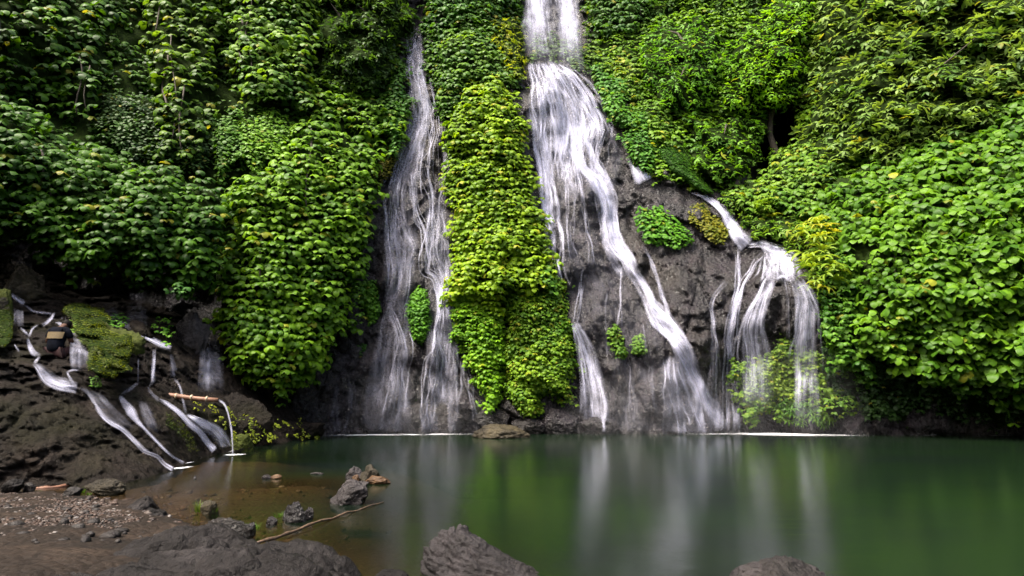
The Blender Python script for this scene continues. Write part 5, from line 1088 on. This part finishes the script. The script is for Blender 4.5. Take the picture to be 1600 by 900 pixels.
# ------------------------------------------------------------------ the seated person (seen from behind)
def skin_body(name, verts, edges, radii, material, sub=2, parent=None, root=0):
    me = bpy.data.meshes.new(name); me.from_pydata(verts, edges, []); o = bpy.data.objects.new(name, me); COL.objects.link(o)
    md = o.modifiers.new('skin', 'SKIN'); md.use_smooth_shade = True
    for i, r in enumerate(radii):
        r = r if isinstance(r, tuple) else (r, r); me.skin_vertices[0].data[i].radius = r; me.skin_vertices[0].data[i].use_root = (i == root)
    s = o.modifiers.new('smooth', 'SUBSURF'); s.levels = s.render_levels = sub
    me.materials.append(material)
    if parent is not None: child(o, parent)
    return o
PY = 13.2
pb = Vector(P(83, 558, PY)); S_ = 1.0
person = thing('person', 'person in a dark shirt with tan shoulder panel sitting on the rocks, seen from behind', 'person', tuple(pb))
def pv(x, y, z): return (pb.x + x, pb.y + y, pb.z + z)
bv = [pv(0, .02, .12), pv(0, .03, .28), pv(0, .07, .45), pv(0, .11, .55), pv(0, .15, .61), pv(0, .24, .655), pv(0, .33, .70),      # 0-6 pelvis, spine, neck, head
      pv(-.17, .1, .53), pv(-.25, .14, .32), pv(-.2, .32, .18), pv(-.15, .38, .17),                                             # 7-10 left arm
      pv(.17, .1, .53), pv(.24, .15, .32), pv(.17, .34, .19), pv(.12, .4, .18),                                                 # 11-14 right arm
      pv(-.12, .08, .09), pv(-.2, .46, .24), pv(-.19, .56, -.12), pv(-.19, .68, -.16),                                          # 15-18 left leg
      pv(.12, .08, .09), pv(.2, .46, .24), pv(.19, .56, -.12), pv(.19, .68, -.16)]
be = [(0, 1), (1, 2), (2, 3), (3, 4), (4, 5), (5, 6), (3, 7), (7, 8), (8, 9), (9, 10), (3, 11), (11, 12), (12, 13), (13, 14), (0, 15), (15, 16), (16, 17), (17, 18), (0, 19), (19, 20), (20, 21), (21, 22)]
br = [(.15, .11), (.13, .1), (.15, .1), (.12, .09), .055, .075, .08, .06, .046, .034, .03, .06, .046, .034, .03, .085, .06, .042, .035, .085, .06, .042, .035]
fv, fe, fr = [], [], []
for sx, wi in ((-1, 10), (1, 14)):                                     # five fingers per hand, rooted in the palm
    for k in range(5):
        wv = bv[wi]; dx = (k - 2) * .016; L1 = (.035, .045, .05, .045, .04)[k]
        b0 = len(bv); bv.append((wv[0] + dx, wv[1] + .03, wv[2])); bv.append((wv[0] + dx * 1.4 + (-.03 * sx if k == (4 if sx < 0 else 0) else 0), wv[1] + .03 + L1 * .6, wv[2] - .01)); bv.append((wv[0] + dx * 1.5, wv[1] + .03 + L1, wv[2] - .035))
        be += [(wi, b0), (b0, b0 + 1), (b0 + 1, b0 + 2)]; br += [.011, .009, .008]
skin_body('body', bv, be, br, M['skin'], 2, person)
# clothes sit just outside the body
cv = [pv(0, .02, .06), pv(0, .03, .28), pv(0, .07, .45), pv(0, .13, .59), pv(-.18, .1, .53), pv(-.235, .13, .38), pv(.18, .1, .53), pv(.235, .13, .38)]
skin_body('shirt', cv, [(0, 1), (1, 2), (2, 3), (3, 4), (4, 5), (3, 6), (6, 7)], [(.185, .135), (.175, .13), (.19, .13), (.12, .1), .08, .066, .08, .066], M['shirt'], 2, person)
skin_body('shorts', [pv(0, .04, .06), pv(-.12, .09, .09), pv(-.18, .36, .2), pv(.12, .09, .09), pv(.18, .36, .2)], [(0, 1), (1, 2), (0, 3), (3, 4)], [(.17, .12), .1, .085, .1, .085], M['shorts'], 2, person)
hv = ICO[4][0] * np.array([.092, .1, .105]); hv = hv * (1 + .06 * noise3(hv * 40, 3)[:, None]); hv = hv + np.array([pb.x, pb.y + .31, pb.z + .70])
ho = mesh_np('hair', hv, ICO[4][1], M['hair']); child(ho, person)
# ears and face are on the far side, modelled small
for sx in (-1, 1):
    ev = ICO[3][0] * np.array([.014, .022, .03]) + np.array([pb.x + sx * .094, pb.y + .34, pb.z + .67]); child(mesh_np('ear', ev, ICO[3][1], M['skin']), person)
nv = ICO[3][0] * np.array([.016, .026, .022]) + np.array([pb.x, pb.y + .42, pb.z + .64]); child(mesh_np('nose', nv, ICO[3][1], M['skin']), person)
# the tan panel follows the back of the shirt
u = np.linspace(-1, 1, 13); vv_ = np.linspace(0, 1, 6); UU, VV = np.meshgrid(u, vv_)
px_ = UU * (.165 + .01 * VV); pz_ = .38 + VV * .14; py_ = .06 + (pz_ - .38) * .32 - .142 * np.sqrt(np.clip(1 - (UU * .8) ** 2, 0, 1))
child(mesh_np('shoulder_panel', np.stack([pb.x + px_, pb.y + py_, pb.z + pz_], -1), grid_faces(6, 13), M['band']), person)
bpy.context.view_layer.update()
rock('flat weathered rock that the person sits on', 60, 556, 112, 590, PY + .1, 'bank', depth=.9, sink=.1, seed=90)
